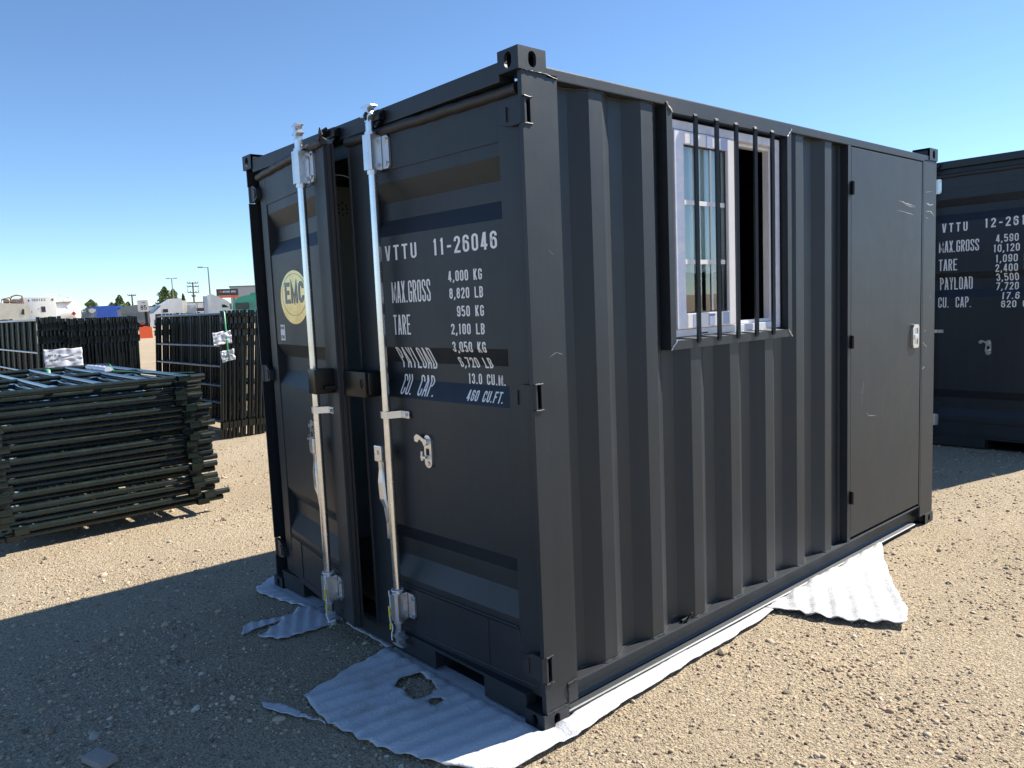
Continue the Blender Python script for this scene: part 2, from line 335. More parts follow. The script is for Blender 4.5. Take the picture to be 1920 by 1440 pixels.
xs = axis(-6.5, 3.0, 0.05, 2500); ys = axis(-2.2, 6.2, 0.05, 2500)
gv = [(x, y, gh(x, y) if (abs(x) < 40 and abs(y) < 40) else -0.004) for y in ys for x in xs]; nx = len(xs)
gf = [(j * nx + i, j * nx + i + 1, (j + 1) * nx + i + 1, (j + 1) * nx + i) for j in range(len(ys) - 1) for i in range(nx - 1)]
gme = bpy.data.meshes.new('ground'); gme.from_pydata(gv, [], gf); gme.materials.append(GROUND); gme.shade_smooth()
obj('ground', gme, kind='structure', label='sandy tan gravel yard reaching to the horizon')

# loose stones: one object, instanced by geometry nodes
def stone_mat():
    m = bpy.data.materials.new('loose_stone'); m.use_nodes = True; n, l = nt(m); b = n['Principled BSDF']; b.inputs['Roughness'].default_value = 0.85; b.inputs['Specular IOR Level'].default_value = 0.3
    at = n.new('ShaderNodeAttribute'); at.attribute_type = 'INSTANCER'; at.attribute_name = 'tone'
    cr_ = n.new('ShaderNodeValToRGB'); e = cr_.color_ramp.elements; e[0].position = 0; e[0].color = (0.13, 0.11, 0.10, 1); e[1].position = 1; e[1].color = (0.62, 0.57, 0.48, 1)
    for p, c in ((0.12, (0.22, 0.17, 0.13, 1)), (0.3, (0.36, 0.29, 0.205, 1)), (0.55, (0.46, 0.37, 0.265, 1)), (0.75, (0.40, 0.37, 0.33, 1)), (0.88, (0.42, 0.28, 0.2, 1))):
        q = e.new(p); q.color = c
    l.new(at.outputs['Fac'], cr_.inputs[0])
    tc = n.new('ShaderNodeTexCoord'); nz = n.new('ShaderNodeTexNoise'); nz.inputs['Scale'].default_value = 3; nz.inputs['Detail'].default_value = 5; l.new(tc.outputs['Object'], nz.inputs['Vector'])
    mx = n.new('ShaderNodeMix'); mx.data_type = 'RGBA'; mx.blend_type = 'MULTIPLY'; mx.inputs[0].default_value = 0.5; l.new(cr_.outputs[0], mx.inputs[6]); l.new(nz.outputs[0], mx.inputs[7])
    sc = n.new('ShaderNodeMix'); sc.data_type = 'RGBA'; sc.blend_type = 'MULTIPLY'; sc.inputs[0].default_value = 1; sc.inputs[7].default_value = (1.45, 1.40, 1.32, 1); l.new(mx.outputs[2], sc.inputs[6])
    l.new(sc.outputs[2], b.inputs['Base Color'])
    return m
def make_gravel():
    P = []; S = []
    def scatter(n, x0, x1, y0, y1, smin, smax, pw, dfall, sink=0.35):
        xx = rng.uniform(x0, x1, n); yy = rng.uniform(y0, y1, n); d = np.hypot(xx - CP.x, yy - CP.y)
        keep = rng.uniform(0, 1, n) < np.exp(-np.maximum(0, d - 1.6) / dfall)
        keep &= ~((xx > -2.05) & (xx < 0.0) & (yy > 0.02) & (yy < 3.33))
        rel_x, rel_y = xx - CP.x, yy - CP.y; fw = rel_x * cf.x + rel_y * cf.y; sd = rel_x * cr.x + rel_y * cr.y
        keep &= (fw > 0.9) & (np.abs(sd) < 0.78 * fw + 0.5)
        for x, y in zip(xx[keep], yy[keep]):
            cl = noise.noise(Vector((x * 1.6, y * 1.6, 1.2))) + 0.5 * noise.noise(Vector((x * 5, y * 5, 4.2)))
            if random.random() > 0.55 + cl * 0.9: continue
            s = smin + (smax - smin) * (random.random() ** pw)
            P.append((x, y, gh(x, y) + s * (0.5 - sink) * 0.6)); S.append(s)
    scatter(420000, -7, 3.5, -2.2, 7, 0.0020, 0.0070, 2.0, 3.0)
    scatter(52000, -8, 3.5, -2.2, 8, 0.0045, 0.0115, 2.2, 4.5)
    scatter(2000, -8, 3.5, -2.2, 8, 0.011, 0.021, 2.5, 5.0)
    me = bpy.data.meshes.new('gravel'); me.vertices.add(len(P)); me.vertices.foreach_set('co', np.array(P, dtype=np.float32).ravel())
    a = me.attributes.new('sc', 'FLOAT', 'POINT'); a.data.foreach_set('value', np.array(S, dtype=np.float32))
    k = len(P); rot = me.attributes.new('rt', 'FLOAT_VECTOR', 'POINT')
    rv = np.stack([rng.normal(0, .25, k), rng.normal(0, .25, k), rng.uniform(0, 6.28, k)], 1).astype(np.float32); rot.data.foreach_set('vector', rv.ravel())
    shp = me.attributes.new('sh', 'FLOAT_VECTOR', 'POINT')
    sv = np.stack([rng.uniform(.85, 1.5, k), rng.uniform(.75, 1.1, k), rng.uniform(.45, .85, k)], 1).astype(np.float32); shp.data.foreach_set('vector', sv.ravel())
    tn = me.attributes.new('tone', 'FLOAT', 'POINT'); tn.data.foreach_set('value', rng.uniform(0, 1, k).astype(np.float32))
    o = obj('gravel', me, kind='stuff', label='loose pebbles strewn over the yard')
    g = bpy.data.node_groups.new('pebbles', 'GeometryNodeTree'); N = g.nodes; L = g.links
    g.interface.new_socket('Geometry', in_out='INPUT', socket_type='NodeSocketGeometry'); g.interface.new_socket('Geometry', in_out='OUTPUT', socket_type='NodeSocketGeometry')
    gi = N.new('NodeGroupInput'); go = N.new('NodeGroupOutput')
    g2i = N.new('GeometryNodeGeometryToInstance')
    sm = stone_mat()
    for i in range(5):
        ic = N.new('GeometryNodeMeshIcoSphere'); ic.inputs['Radius'].default_value = 1.0; ic.inputs['Subdivisions'].default_value = 2
        sp = N.new('GeometryNodeSetPosition'); nn = N.new('ShaderNodeTexNoise'); nn.noise_dimensions = '4D'; nn.inputs['W'].default_value = i * 3.7; nn.inputs['Scale'].default_value = 0.55 if i < 3 else 0.9; nn.inputs['Detail'].default_value = 1.5
        pos = N.new('GeometryNodeInputPosition'); L.new(pos.outputs[0], nn.inputs['Vector'])
        sb = N.new('ShaderNodeVectorMath'); sb.operation = 'SUBTRACT'; sb.inputs[1].default_value = (.5, .5, .5); L.new(nn.outputs['Color'], sb.inputs[0])
        ml = N.new('ShaderNodeVectorMath'); ml.operation = 'SCALE'; ml.inputs['Scale'].default_value = 1.5 if i < 3 else 2.0; L.new(sb.outputs[0], ml.inputs[0])
        L.new(ic.outputs[0], sp.inputs['Geometry']); L.new(ml.outputs[0], sp.inputs['Offset'])
        ss = N.new('GeometryNodeSetShadeSmooth'); ss.inputs['Shade Smooth'].default_value = i < 3; L.new(sp.outputs[0], ss.inputs[0])
        mt = N.new('GeometryNodeSetMaterial'); mt.inputs['Material'].default_value = sm; L.new(ss.outputs[0], mt.inputs[0]); L.new(mt.outputs[0], g2i.inputs[0])
    iop = N.new('GeometryNodeInstanceOnPoints'); iop.inputs['Pick Instance'].default_value = True
    def at(nm, t):
        q = N.new('GeometryNodeInputNamedAttribute'); q.data_type = t; q.inputs['Name'].default_value = nm; return [s for s in q.outputs if s.enabled][0]
    rnd = N.new('FunctionNodeRandomValue'); rnd.data_type = 'INT'
    for s in rnd.inputs:
        if s.name == 'Min' and s.type == 'INT': s.default_value = 0
        if s.name == 'Max' and s.type == 'INT': s.default_value = 4
    L.new(gi.outputs[0], iop.inputs['Points']); L.new(g2i.outputs[0], iop.inputs['Instance'])
    L.new([s for s in rnd.outputs if s.type == 'INT'][0], iop.inputs['Instance Index'])
    ev = N.new('FunctionNodeEulerToRotation'); L.new(at('rt', 'FLOAT_VECTOR'), ev.inputs[0]); L.new(ev.outputs[0], iop.inputs['Rotation'])
    vs = N.new('ShaderNodeVectorMath'); vs.operation = 'SCALE'; L.new(at('sh', 'FLOAT_VECTOR'), vs.inputs[0]); L.new(at('sc', 'FLOAT'), vs.inputs['Scale']); L.new(vs.outputs[0], iop.inputs['Scale'])
    L.new(iop.outputs[0], go.inputs[0])
    md = o.modifiers.new('pebbles', 'NODES'); md.node_group = g
make_gravel()

# ------------------------------------------------------------------ shipping containers
def casting(mb, x0, x1, y0, y1, z0, z1, fx, fy, top):
    """hollow corner casting: faces with oval holes towards fx (+1/-1 in x), fy (+1/-1 in y) and up/down"""
    e = 0.012; cx, cy, cz = (x0 + x1) / 2, (y0 + y1) / 2, (z0 + z1) / 2; h = (z1 - z0)
    xo, xi = (x1, x1 - e) if fx > 0 else (x0, x0 + e); yo, yi = (y1, y1 - e) if fy > 0 else (y0, y0 + e)
    zo, zi = (z1, z1 - e) if top else (z0, z0 + e)
    xa, xc = (x0, x1 - e) if fx > 0 else (x0 + e, x1); ya, yc = (y0 + e, y1) if fy < 0 else (y0, y1 - e)
    mb.prism([(y0, z0), (y1, z0), (y1, z1), (y0, z1)], [oval(cy, cz, min(.040, h * .5), h * .72)], lambda a, b: (xo, a, b), lambda a, b: (xi, a, b))
    mb.prism([(xa, z0), (xc, z0), (xc, z1), (xa, z1)], [oval(cx, cz, min(.034, h * .5), h * .72)], lambda a, b: (a, yo, b), lambda a, b: (a, yi, b))
    mb.prism([(xa, ya), (xc, ya), (xc, yc), (xa, yc)], [oval(cx, cy, .036, .066)], lambda a, b: (a, b, zo), lambda a, b: (a, b, zi))
    xb = x0 if fx > 0 else x1; yb = y0 if fy > 0 else y1; zb = z0 if top else z1
    g = .001; mb.add([(xb, y0 + g, z0 + g), (xb, y1 - g, z0 + g), (xb, y1 - g, z1 - g), (xb, y0 + g, z1 - g)], [(0, 1, 2, 3)])
    mb.add([(x0 + g, yb, z0 + g), (x1 - g, yb, z0 + g), (x1 - g, yb, z1 - g), (x0 + g, yb, z1 - g)], [(0, 1, 2, 3)])
    zq = zb + (g if top else -g); mb.add([(x0 + g, y0 + g, zq), (x1 - g, y0 + g, zq), (x1 - g, y1 - g, zq), (x0 + g, y1 - g, zq)], [(0, 1, 2, 3)])
    return mb

DEPTH = 0.036
def corr(y0, y1, phase, per=0.2775):
    """break points (y, depth) of the trapezoid corrugation between y0 and y1; phase = start of an outer flat"""
    pts = []; k = math.floor((y0 - phase) / per) - 1
    while phase + k * per < y1 + per:
        s = phase + k * per; pts += [(s, 0), (s + .066, 0), (s + .137, DEPTH), (s + .207, DEPTH)]; k += 1
    def dep(y):
        for (a, d0), (b, d1) in zip(pts[:-1], pts[1:]):
            if a <= y <= b: return d0 + (d1 - d0) * (y - a) / (b - a)
        return 0
    return [(y0, dep(y0))] + [p for p in pts if y0 < p[0] < y1] + [(y1, dep(y1))]

def build_container(name, label, X0, Y0, W, H, Ln, rec, hinges, RDh, RDf, LDh, LDf, texts, rod_u, full):
    """door end faces -y at y=0 (local), right side is x=0, left side x=-W"""
    C = thing(name, label, 'container', (X0, Y0, 0))
    topz = H - 0.047
    # castings
    for sx in (0, 1):
        for sy in (0, 1):
            for tp in (0, 1):
                if tp: z0, z1 = H - 0.070, H
                else: z0, z1 = 0.0, 0.058
                x0, x1 = (-0.094, 0.004) if sx == 0 else (-W - 0.004, -W + 0.094)
                y0, y1 = (-0.004, 0.116) if sy == 0 else (Ln - 0.116, Ln + 0.004)
                part('corner_casting', casting(MB(), x0, x1, y0, y1, z0, z1, 1 if sx == 0 else -1, -1 if sy == 0 else 1, tp), PAINT, C, smooth=False)
    pz0, pz1 = 0.058, H - 0.070
    # corner posts, door end: side plate with hinge notches, recessed inner channel
    for s in (0, 1):
        mx = (lambda x: x) if s == 0 else (lambda x: -W - x)
        notch = []
        ol = [(0.166, pz0), (0.166, pz1), (0.010, pz1)]
        for za, zb in sorted(hinges, reverse=True): ol += [(0.010, zb), (0.044, zb), (0.044, za), (0.010, za)]
        ol += [(0.010, pz0)]
        mb = MB().prism(ol, [], lambda a, b: (mx(0.0), a, b), lambda a, b: (mx(-0.007), a, b))
        mb.box(*sorted((mx(-0.0072), mx(-0.085))), 0.104, 0.112, pz0, pz1)           # rear of the hinge recess
        mb.box(*sorted((mx(-0.0072), mx(-0.0205))), 0.012, 0.019, pz0, pz1) if s == 0 else None
        mb.box(*sorted((mx(-0.0072), mx(-0.010))), 0.0455, 0.104, pz0, pz1)
        part('corner_post', mb, PAINT, C, smooth=False)
        mb = MB().bbox(*sorted((mx(0.0), mx(-0.10))), Ln - 0.190, Ln - 0.001, pz0, pz1, 0.005)
        part('corner_post', mb, PAINT, C, smooth=False)
        # top and bottom side rails
        mb = MB().bbox(*sorted((mx(0.0), mx(-0.050))), 0.117, Ln - 0.117, H - 0.084, topz, 0.004)
        part('top_rail', mb, PAINT, C, smooth=False)
        prof = [(-0.050, .132), (-0.002, .130), (0.0, .126), (-0.002, .122), (-0.034, .118), (-0.041, .108), (-0.042, .06), (-0.040, .045), (-0.032, .036), (-0.006, .030), (-0.001, .027), (-0.002, .021), (-0.05, .018)]
        y0r, y1r = 0.1165, Ln - 0.250
        mb = MB().sweep(prof, lambda a, b, t: (mx(a), t, b), y0r, y1r)
        mb.box(*sorted((mx(-0.002), mx(-0.05))), Ln - 0.250, Ln - 0.1165, 0.123, 0.131)
        mb.box(*sorted((mx(-0.043), mx(-0.05))), Ln - 0.250, Ln - 0.1165, 0.02, 0.1228)
        if s == 0:   # post foot: deeper plate that laps over the rail
            mb.box(*sorted((mx(0.0006), mx(-0.008))), 0.0115, 0.117, 0.059, 0.132)
        part('bottom_rail', mb, PAINT, C, smooth=False)
    # header and sill at the door end
    mb = MB().bbox(-W + 0.0945, -0.0945, 0.002, 0.07, H - 0.090, H - 0.028, 0.004); mb.box(-W + 0.0945, -0.0945, 0.052, 0.069, H - 0.150, H - 0.0905)
    part('header', mb, PAINT, C, smooth=False)
    mb = MB()
    fk = [(-0.63, -0.325), (-W + 0.325, -W + 0.63)]
    segs = [(-0.0945, fk[0][1]), (fk[0][0], fk[1][1]), (fk[1][0], -W + 0.0945)]
    for b, a in segs: mb.bbox(a, b, 0.004, 0.055, 0.012, 0.092, 0.003)
    mb.box(-W + 0.0945, -0.0945, 0.000, 0.055, 0.0925, 0.104)
    for b, a in fk:
        mb.box(a + .001, b - .001, 0.06, 1.2, 0.0, 0.004); mb.box(a - .004, a, 0.056, 1.2, 0.004, 0.092); mb.box(b, b + .004, 0.056, 1.2, 0.004, 0.092); mb.box(a, b, 0.056, 1.2, 0.0925, 0.097)
        mb.box(a, b, 1.2, 1.21, 0, .0925)
    part('door_sill', mb, PAINT, C, smooth=False)
    part('end_beam', MB().bbox(-W + 0.0945, -0.0945, Ln - 0.06, Ln - 0.002, 0.012, 0.14, 0.004), PAINT, C, smooth=False)
    part('end_beam', MB().bbox(-W + 0.0945, -0.0945, Ln - 0.06, Ln - 0.002, H - 0.13, H - 0.03, 0.004), PAINT, C, smooth=False)
    # roof, floor, end wall, side walls
    zr = H - 0.058
    mb = MB(); pr = corr(0.07, Ln - 0.06, 0.2)
    mb.sweep([(y, zr - d * .55) for y, d in pr], lambda a, b, t: (t, a, b), -W + 0.051, -0.051)
    part('roof', mb, PAINT, C, smooth=False)
    part('floor', MB().box(-W + 0.05, -0.05, 0.06, Ln - 0.06, 0.135, 0.160), FLOORM, C, smooth=False)
    mb = MB(); pr = corr(0.10, W - 0.10, 0.2)
    mb.sweep([(-x, Ln - 0.01 - d) for x, d in pr], lambda a, b, t: (a, b, t), 0.14, H - 0.13)
    part('end_wall', mb, PAINT, C, smooth=False)
    mb = MB(); pr = corr(0.166, Ln - 0.19, 0.327)
    mb.sweep([(y, -W + 0.010 + d) for y, d in pr], lambda a, b, t: (b, a, t), 0.131, H - 0.084)
    part('side_wall', mb, PAINT, C, smooth=False)
    if not full:
        mb = MB(); mb.sweep([(y, -0.010 - d) for y, d in pr], lambda a, b, t: (b, a, t), 0.131, H - 0.084)
        part('side_wall', mb, PAINT, C, smooth=False)

    # ---- the two cargo doors
    for side, (Hp, Fp) in enumerate(((RDh, RDf), (LDh, LDf))):
        h = Vector((*Hp, 0)); f = Vector((*Fp, 0)); d = f - h; LU = d.length; d.normalize(); nn = Vector((d.y, -d.x, 0))
        if nn.y > 0: nn = -nn
        def M(u, v, z, h=h, d=d, nn=nn): return tuple(h + d * u + nn * v + Vector((0, 0, z)))
        ua, ub = (0.118, 0.866) if side == 0 else (0.165, 0.866)
        if not full: ua, ub = 0.118, (1.075 if side == 0 else 1.0)
        u0 = 0.020 if side == 0 else 0.070
        u1 = LU; zt, zb = rec['top'], 0.092
        door = MB()
        door.bbox(u0, ua, -0.046, 0.0, zb, zt, 0.003, M); door.bbox(ub, u1, -0.046, 0.0, zb, zt, 0.003, M)
        door.box(ua + .0005, ub - .0005, -0.046, -0.001, rec['seam'], zt - .001, M); door.box(ua + .0005, ub - .0005, -0.046, -0.001, zb + .001, rec['low'], M)
        # pressed panel
        prof = [(rec['low'], -0.005)]
        for r4 in sorted(rec['bands'], key=lambda q: q[0]): prof += [(r4[0], -0.005), (r4[1], -0.005 - DEPTH), (r4[2], -0.005 - DEPTH), (r4[3], -0.005)]
        prof += [(rec['seam'], -0.005)]
        door.add([M(ua, v, z) for z, v in prof] + [M(ub, v, z) for z, v in prof], [(i, i + 1, len(prof) + i + 1, len(prof) + i) for i in range(len(prof) - 1)])
        door.add([M(ua, -.0462, zb), M(ub, -.0462, zb), M(ub, -.0462, zt), M(ua, -.0462, zt)], [(0, 1, 2, 3)])
        D = part('cargo_door', door, PAINT, C, 'closed right-hand cargo door with white stencilled weights' if side == 0 and full else ('left-hand cargo door standing slightly open with gold sticker' if full else None), smooth=False)
        def vprof(z):
            for (za, va), (zc, vc) in zip(prof[:-1], prof[1:]):
                if za <= z <= zc and zc > za: return va + (vc - va) * (z - za) / (zc - za)
            return 0.0
        # seam lines
        mb = MB(); mb.tube([M(ua + .01, 0.0, rec['low'] + .012), M(ua - 0.0, 0.0, rec['low'] - 0.01), M(ua, 0.0, rec['low'] - .08), M(u0 + .015, 0.0, rec['low'] - .085)], 0.0022, 6)
        mb.tube([M(ub - .02, 0.0, rec['low'] + .012), M(ua + .01, 0.0, rec['low'] + .012)], 0.0022, 6); mb.tube([M(ua + .17, 0.0002, rec['low']), M(ua + .17, 0.0002, zb + .03)], 0.003, 6)
        mb.tube([M(ub, 0.0, zb + .03), M(u0 + .02, 0.0, zb + .03)], 0.003, 6)
        part('weld_seam', mb, PAINT, D)
        # rubber gasket round the leaf
        mb = MB(); gr = 0.019
        rd = random.Random(side + 3); top = [M(u0 + (u1 - u0 + .006) * i / 24, 0.002 + rd.uniform(-.002, .002), zt + .006 + rd.uniform(-.002, .002)) for i in range(25)]
        if side == 1 and full: top += [M(u1 + .012, .010, zt + .03), M(u1 + .022, .016, zt + .055)]
        mb.tube(top, [gr] * 25 + ([.010, .002] if side == 1 and full else []), 10)
        mb.box(u1, u1 + .006, -0.044, -0.034, zb + .004, zt - .004, M); mb.box(u1, u1 + .010, -0.026, -0.014, zb + .004, zt - .004, M)
        mb.box(u0, u1, -0.040, -0.02, zb - .010, zb, M)
        if side == 0: mb.tube([M(u1 + .004, -0.006, zb), M(u1 + .004, -0.006, zt)], 0.010, 8)
        part('door_gasket', mb, RUBBER, D)
        # hinges
        for za, zc in hinges:
            mb = MB(); zc -= .002; za += .002
            mb.tube([(h.x - 0.0 + (0.016 if side == 0 else -0.016), h.y - 0.018, za), (h.x + (0.016 if side == 0 else -0.016), h.y - 0.018, zc)], 0.0135, 14)
            q = 0.02
            ol = [(-.004, za), (-.004, zc), (0.035, zc), (0.082, zc - .022), (0.088, za + .012), (0.035, za)]
            o0 = 0.0 if side == 0 else 0.012
            mb.prism([(a + o0, b) for a, b in ol], [], lambda a, b: M(a, 0.003, b), lambda a, b: M(a, 0.026, b))
            mb.prism([(a + o0, b) for a, b in [(0.048, za + .014), (0.048, zc - .018), (0.07, zc - .03), (0.07, za + .02)]], [], lambda a, b: M(a, 0.026, b), lambda a, b: M(a, 0.031, b))
            hg = part('hinge', mb, PAINT, D)
        # locking rod with brackets and cams
        ru = rod_u[side]; rv = 0.042
        mb = MB().tube([M(ru, rv, 0.13), M(ru, rv, rec['rodtop'] - .02)], 0.0168, 20)
        part('locking_rod', mb, GALV, D)
        for tz, sg in ((rec['rodtop'] - 0.015, 1), (0.128, -1)):
            mb = MB(); g = [(0.0, .0), (.013, .0), (.012, .018), (.016, .026), (.040, .030), (.038, .038), (.014, .046), (.010, .060), (.013, .072), (.036, .078), (.034, .086), (0, .090)]
            ol = [(a, b) for a, b in g] + [(-a, b) for a, b in reversed(g[1:-1])]
            mb.prism([(ru + a, tz + sg * b * .72) for a, b in ol], [], lambda a, b: M(a, rv - .016, b), lambda a, b: M(a, rv + .014, b))
            mb.tube([M(ru, rv, tz - sg * .035), M(ru, rv, tz + sg * .006)], 0.0155, 14)
            part('rod_cam', mb, ZINC, D)
        for z0, z1 in ((rec['rodtop'] - .198, rec['rodtop'] - .065), (0.178, 0.290)):
            mb = MB(); w_ = .026
            sg = -1 if side == 0 else 1
            oc = [(-w_, .012), (-w_, .060), (-w_ + .01, .070), (w_ - .012, .070), (w_, .055), (w_, .012)]
            mb.prism([(ru + a, b) for a, b in oc], [], lambda a, b: M(a, b, z0), lambda a, b: M(a, b, z1))
            ol = oval(0, (z0 + z1) / 2, .046, (z1 - z0) * .96, 5)
            mb.prism([(ru + sg * (.048 - a), b) for a, b in [( .026, z0 + .004), (.026, z1 - .004), (-.012, z1 - .004), (-.022, z1 - .016), (-.022, z0 + .016), (-.012, z0 + .004)]], [], lambda a, b: M(a, 0.0006, b), lambda a, b: M(a, 0.010, b))
            mb.tube([M(ru, rv, z0 - .016), M(ru, rv, z0)], .022, 16); mb.tube([M(ru, rv, z1), M(ru, rv, z1 + .012)], .022, 16)
            br = part('rod_bracket', mb, ZINC, D)
            for bz in (z0 + .022, z1 - .022):
                part('bolt', MB().tube([M(ru + sg * .056, .010, bz), M(ru + sg * .056, .019, bz)], .009, 6), ZINC, D)
        # guide strap
        gz = rec['ring']; gq = 1 if side == 0 else -1
        mb = MB(); P2 = [(-.10, .003), (-.048, .003), (-.034, .03), (-.024, .055), (0, .062), (.022, .055), (.026, .03), (.026, .0)]
        mb.prism([(ru + gq * a, b) for a, b in P2] + [(ru + gq * a, b) for a, b in [(.0195, .0), (.0195, .03), (.016, .05), (0, .0565), (-.018, .05), (-.027, .03), (-.044, -.002), (-.10, -.002)]], [], lambda a, b: M(a, b + .003, gz - .014), lambda a, b: M(a, b + .003, gz + .014))
        mb.tube([M(ru - gq * .080, .005, gz), M(ru - gq * .080, .014, gz)], .008, 6)
        part('rod_guide', mb, ZINC, D)
        # handle hub and lever
        hz = rec['hub']; hu = ru + (0.055 if side == 0 else -0.05)
        mb = MB().bbox(hu - .024, hu + .024, .030, .062, hz - .034, hz + .032, .004, M)
        mb.tube([M(hu, .060, hz + .004), M(hu, .067, hz + .004)], .008, 10)
        lev = [(hz - .034, .046, .015, 0), (hz - .07, .046, .013, .0), (hz - .12, .052, .019, -.002), (hz - .19, .052, .019, -.008), (hz - .225, .045, .013, -.018), (hz - .29, .040, .011, -.022), (hz - .355, .040, .010, -.022)]
        sg = 1 if side == 0 else -1
        vs = []
        for z, v, w_, du in lev:
            c = hu + sg * du
            vs += [M(c - w_, v - .004, z), M(c + w_, v - .004, z), M(c + w_ * .8, v + .006, z), M(c - w_ * .8, v + .006, z)]
        fs = [(i * 4 + j, i * 4 + (j + 1) % 4, (i + 1) * 4 + (j + 1) % 4, (i + 1) * 4 + j) for i in range(len(lev) - 1) for j in range(4)] + [(0, 1, 2, 3), tuple(len(vs) - 4 + j for j in range(4))]
        mb.add(vs, fs)
        part('door_handle', mb, ZINC, D, smooth=False)
        # seal catch plate
        cz = rec['catch']; cu_ = 0.600 if side == 0 else .640
        mb = MB().prism(oval(cu_ - .012, cz, .044, .130), [], lambda a, b: M(a, -.0045, b), lambda a, b: M(a, .004, b))
        fl = [(.0, .028), (.012, .048), (.042, .062), (.060, .064), (.074, .052), (.072, .036), (.056, .032), (.040, .046), (.022, .036), (.014, .022)]
        mb.prism([(cu_ - .012 + a, cz + b) for a, b in fl], [], lambda a, b: M(a, .006, b), lambda a, b: M(a, .012, b))
        mb.tube([M(cu_ - .012, .0, cz + .040), M(cu_ - .012, .016, cz + .040)], .010, 8); mb.tube([M(cu_ - .012, .0, cz - .048), M(cu_ - .012, .009, cz - .048)], .008, 8)
        mb.box(cu_ - .022, cu_ + .008, .004, .026, cz - .024, cz - .016, M); mb.box(cu_ + .000, cu_ + .008, .018, .024, cz - .034, cz + .002, M)
        part('seal_catch', mb, ZINC, D)
        part('catch_slot', MB().box(cu_ - .020, cu_ - .002, .0042, .0052, cz - .014, cz + .012, M), DARK, D, smooth=False)
        # lock box halves
        if full:
            z0, z1 = (1.098, 1.202) if side == 0 else (1.108, 1.212)
            mb = MB()
            if side == 0:
                mb.bbox(.865, 1.062, .012, .088, z0, z1, .006, M); mb.bbox(.85, .872, .0, .078, z0 + .01, z1 - .004, .004, M)
                mb.tube([M(.89, .089, z0 + .075), M(.885, .089, z0 + .05), M(.892, .089, z0 + .038), M(.90, .089, z0 + .05), M(.90, .089, z0 + .072)], .0022, 6)
            else:
                mb.bbox(.872, .955, .0, .085, z0, z1, .006, M); mb.box(.935, .98, .03, .05, z0 + .018, z0 + .034, M); mb.box(.962, .978, .0, .03, z0 + .018, z0 + .034, M)
            part('lock_box', mb, DARK, D)
            # cable seal wound on the lower bracket
            mb = MB().tube([M(ru + .022 + .006 * math.sin(i * 1.1), .066 + .003 * math.cos(i * 1.7), .300 - i * .0165) for i in range(14)], .0028, 6)
            mb.tube([M(ru + .024 * math.cos(a), rv + .024 * math.sin(a), .303) for a in [i * math.pi / 6 for i in range(13)]], .003, 6)
            part('seal_wire', mb, PAPER, D)
            part('seal_tag', MB().tube([M(ru + .026, .070, .235), M(ru + .024, .071, .19)], .0042, 6), YELLOW, D); part('seal_tag', MB().tube([M(ru + .022, .070, .165), M(ru + .026, .069, .135)], .0042, 6), YELLOW, D)
        # stencils
        if side == 0:
            zs = [z for r4 in rec['bands'] for z in r4]
            for s_, ul, z0, hh, wd, wr, t, kw in texts:
                for wi in range(len(s_.split(' '))):
                    tm = cut_mb(text_mb(s_, 0, z0, hh, wd, wr, t, only=wi, **kw), zs)
                    tm.v = [M(ul - x, vprof(z) + .0009 + l_, z) for x, l_, z in tm.v]
                    part('lettering', tm, WHITEP, D, smooth=False)
        elif full:
            # oval gold sticker, print and paper tag
            cu0, cz0 = .485, 1.522
            mb = MB().poly([(cu0 + .205 * math.cos(a), cz0 + .125 * math.sin(a)) for a in [i * math.pi / 32 for i in range(64)]], [], lambda a, b: M(a, vprof(b) + .001, b))
            part('oval_sticker', mb, GOLD, D)
            ring = lambda ra, rb, k: [(cu0 + ra * math.cos(a), cz0 + .012 + rb * math.sin(a)) for a in [i * math.pi / 32 for i in range(64)]]
            mb = MB().poly(ring(.178, .098, 0), [ring(.1755, .0962, 0)], lambda a, b: M(a, vprof(b) + .0018, b))
            part('sticker_ring', mb, STEELBLUE, D, smooth=False)
            tm = text_mb('EMC', 0, cz0 - .028, .100, .275, .62, .20, .12); tm.v = [M(.352 + x, -.005 + .002 + l_, z) for x, l_, z in tm.v]
            part('lettering', tm, STEELBLUE, D, smooth=False)
            mb = MB().box(.292 - .05, .34 - .03, -.0049, -.003, 1.318, 1.394, M); part('paper_tag', mb, PAPER, D, smooth=False)
            tm = text_mb('BLEND', 0, 1.372, .014, .055, .5, .16); tm.v = [M(.247 + x, -.0026 + l_, z) for x, l_, z in tm.v]
            t2 = text_mb('12745', 0, 1.326, .016, .055, .5, .16); tm.add([M(.247 + x, -.0026 + l_, z) for x, l_, z in t2.v], t2.f)
            part('lettering', tm, INKM, D, smooth=False)
    # header keepers for the rod cams
    for kx in ((-rod_u[0] - .0 + .005, -W + rod_u[1] + .12) if full else (-rod_u[0],)):
        mb = MB().bbox(kx - .035, kx + .030, -.030, .002, H - .078, H - .040, .006); mb.bbox(kx - .046, kx - .030, -.052, -.006, H - .072, H - .046, .004)
        mb.prism([(kx - .03, H - .080), (kx + .02, H - .080), (kx - .005, H - .098)], [], lambda a, b: (a, -.022, b), lambda a, b: (a, .001, b))
        mb.tube([(kx - .03, -.052, H - .050), (kx - .03, -.030, H - .036)], .006, 8)
        part('cam_keeper', mb, DARK, C)
    return C

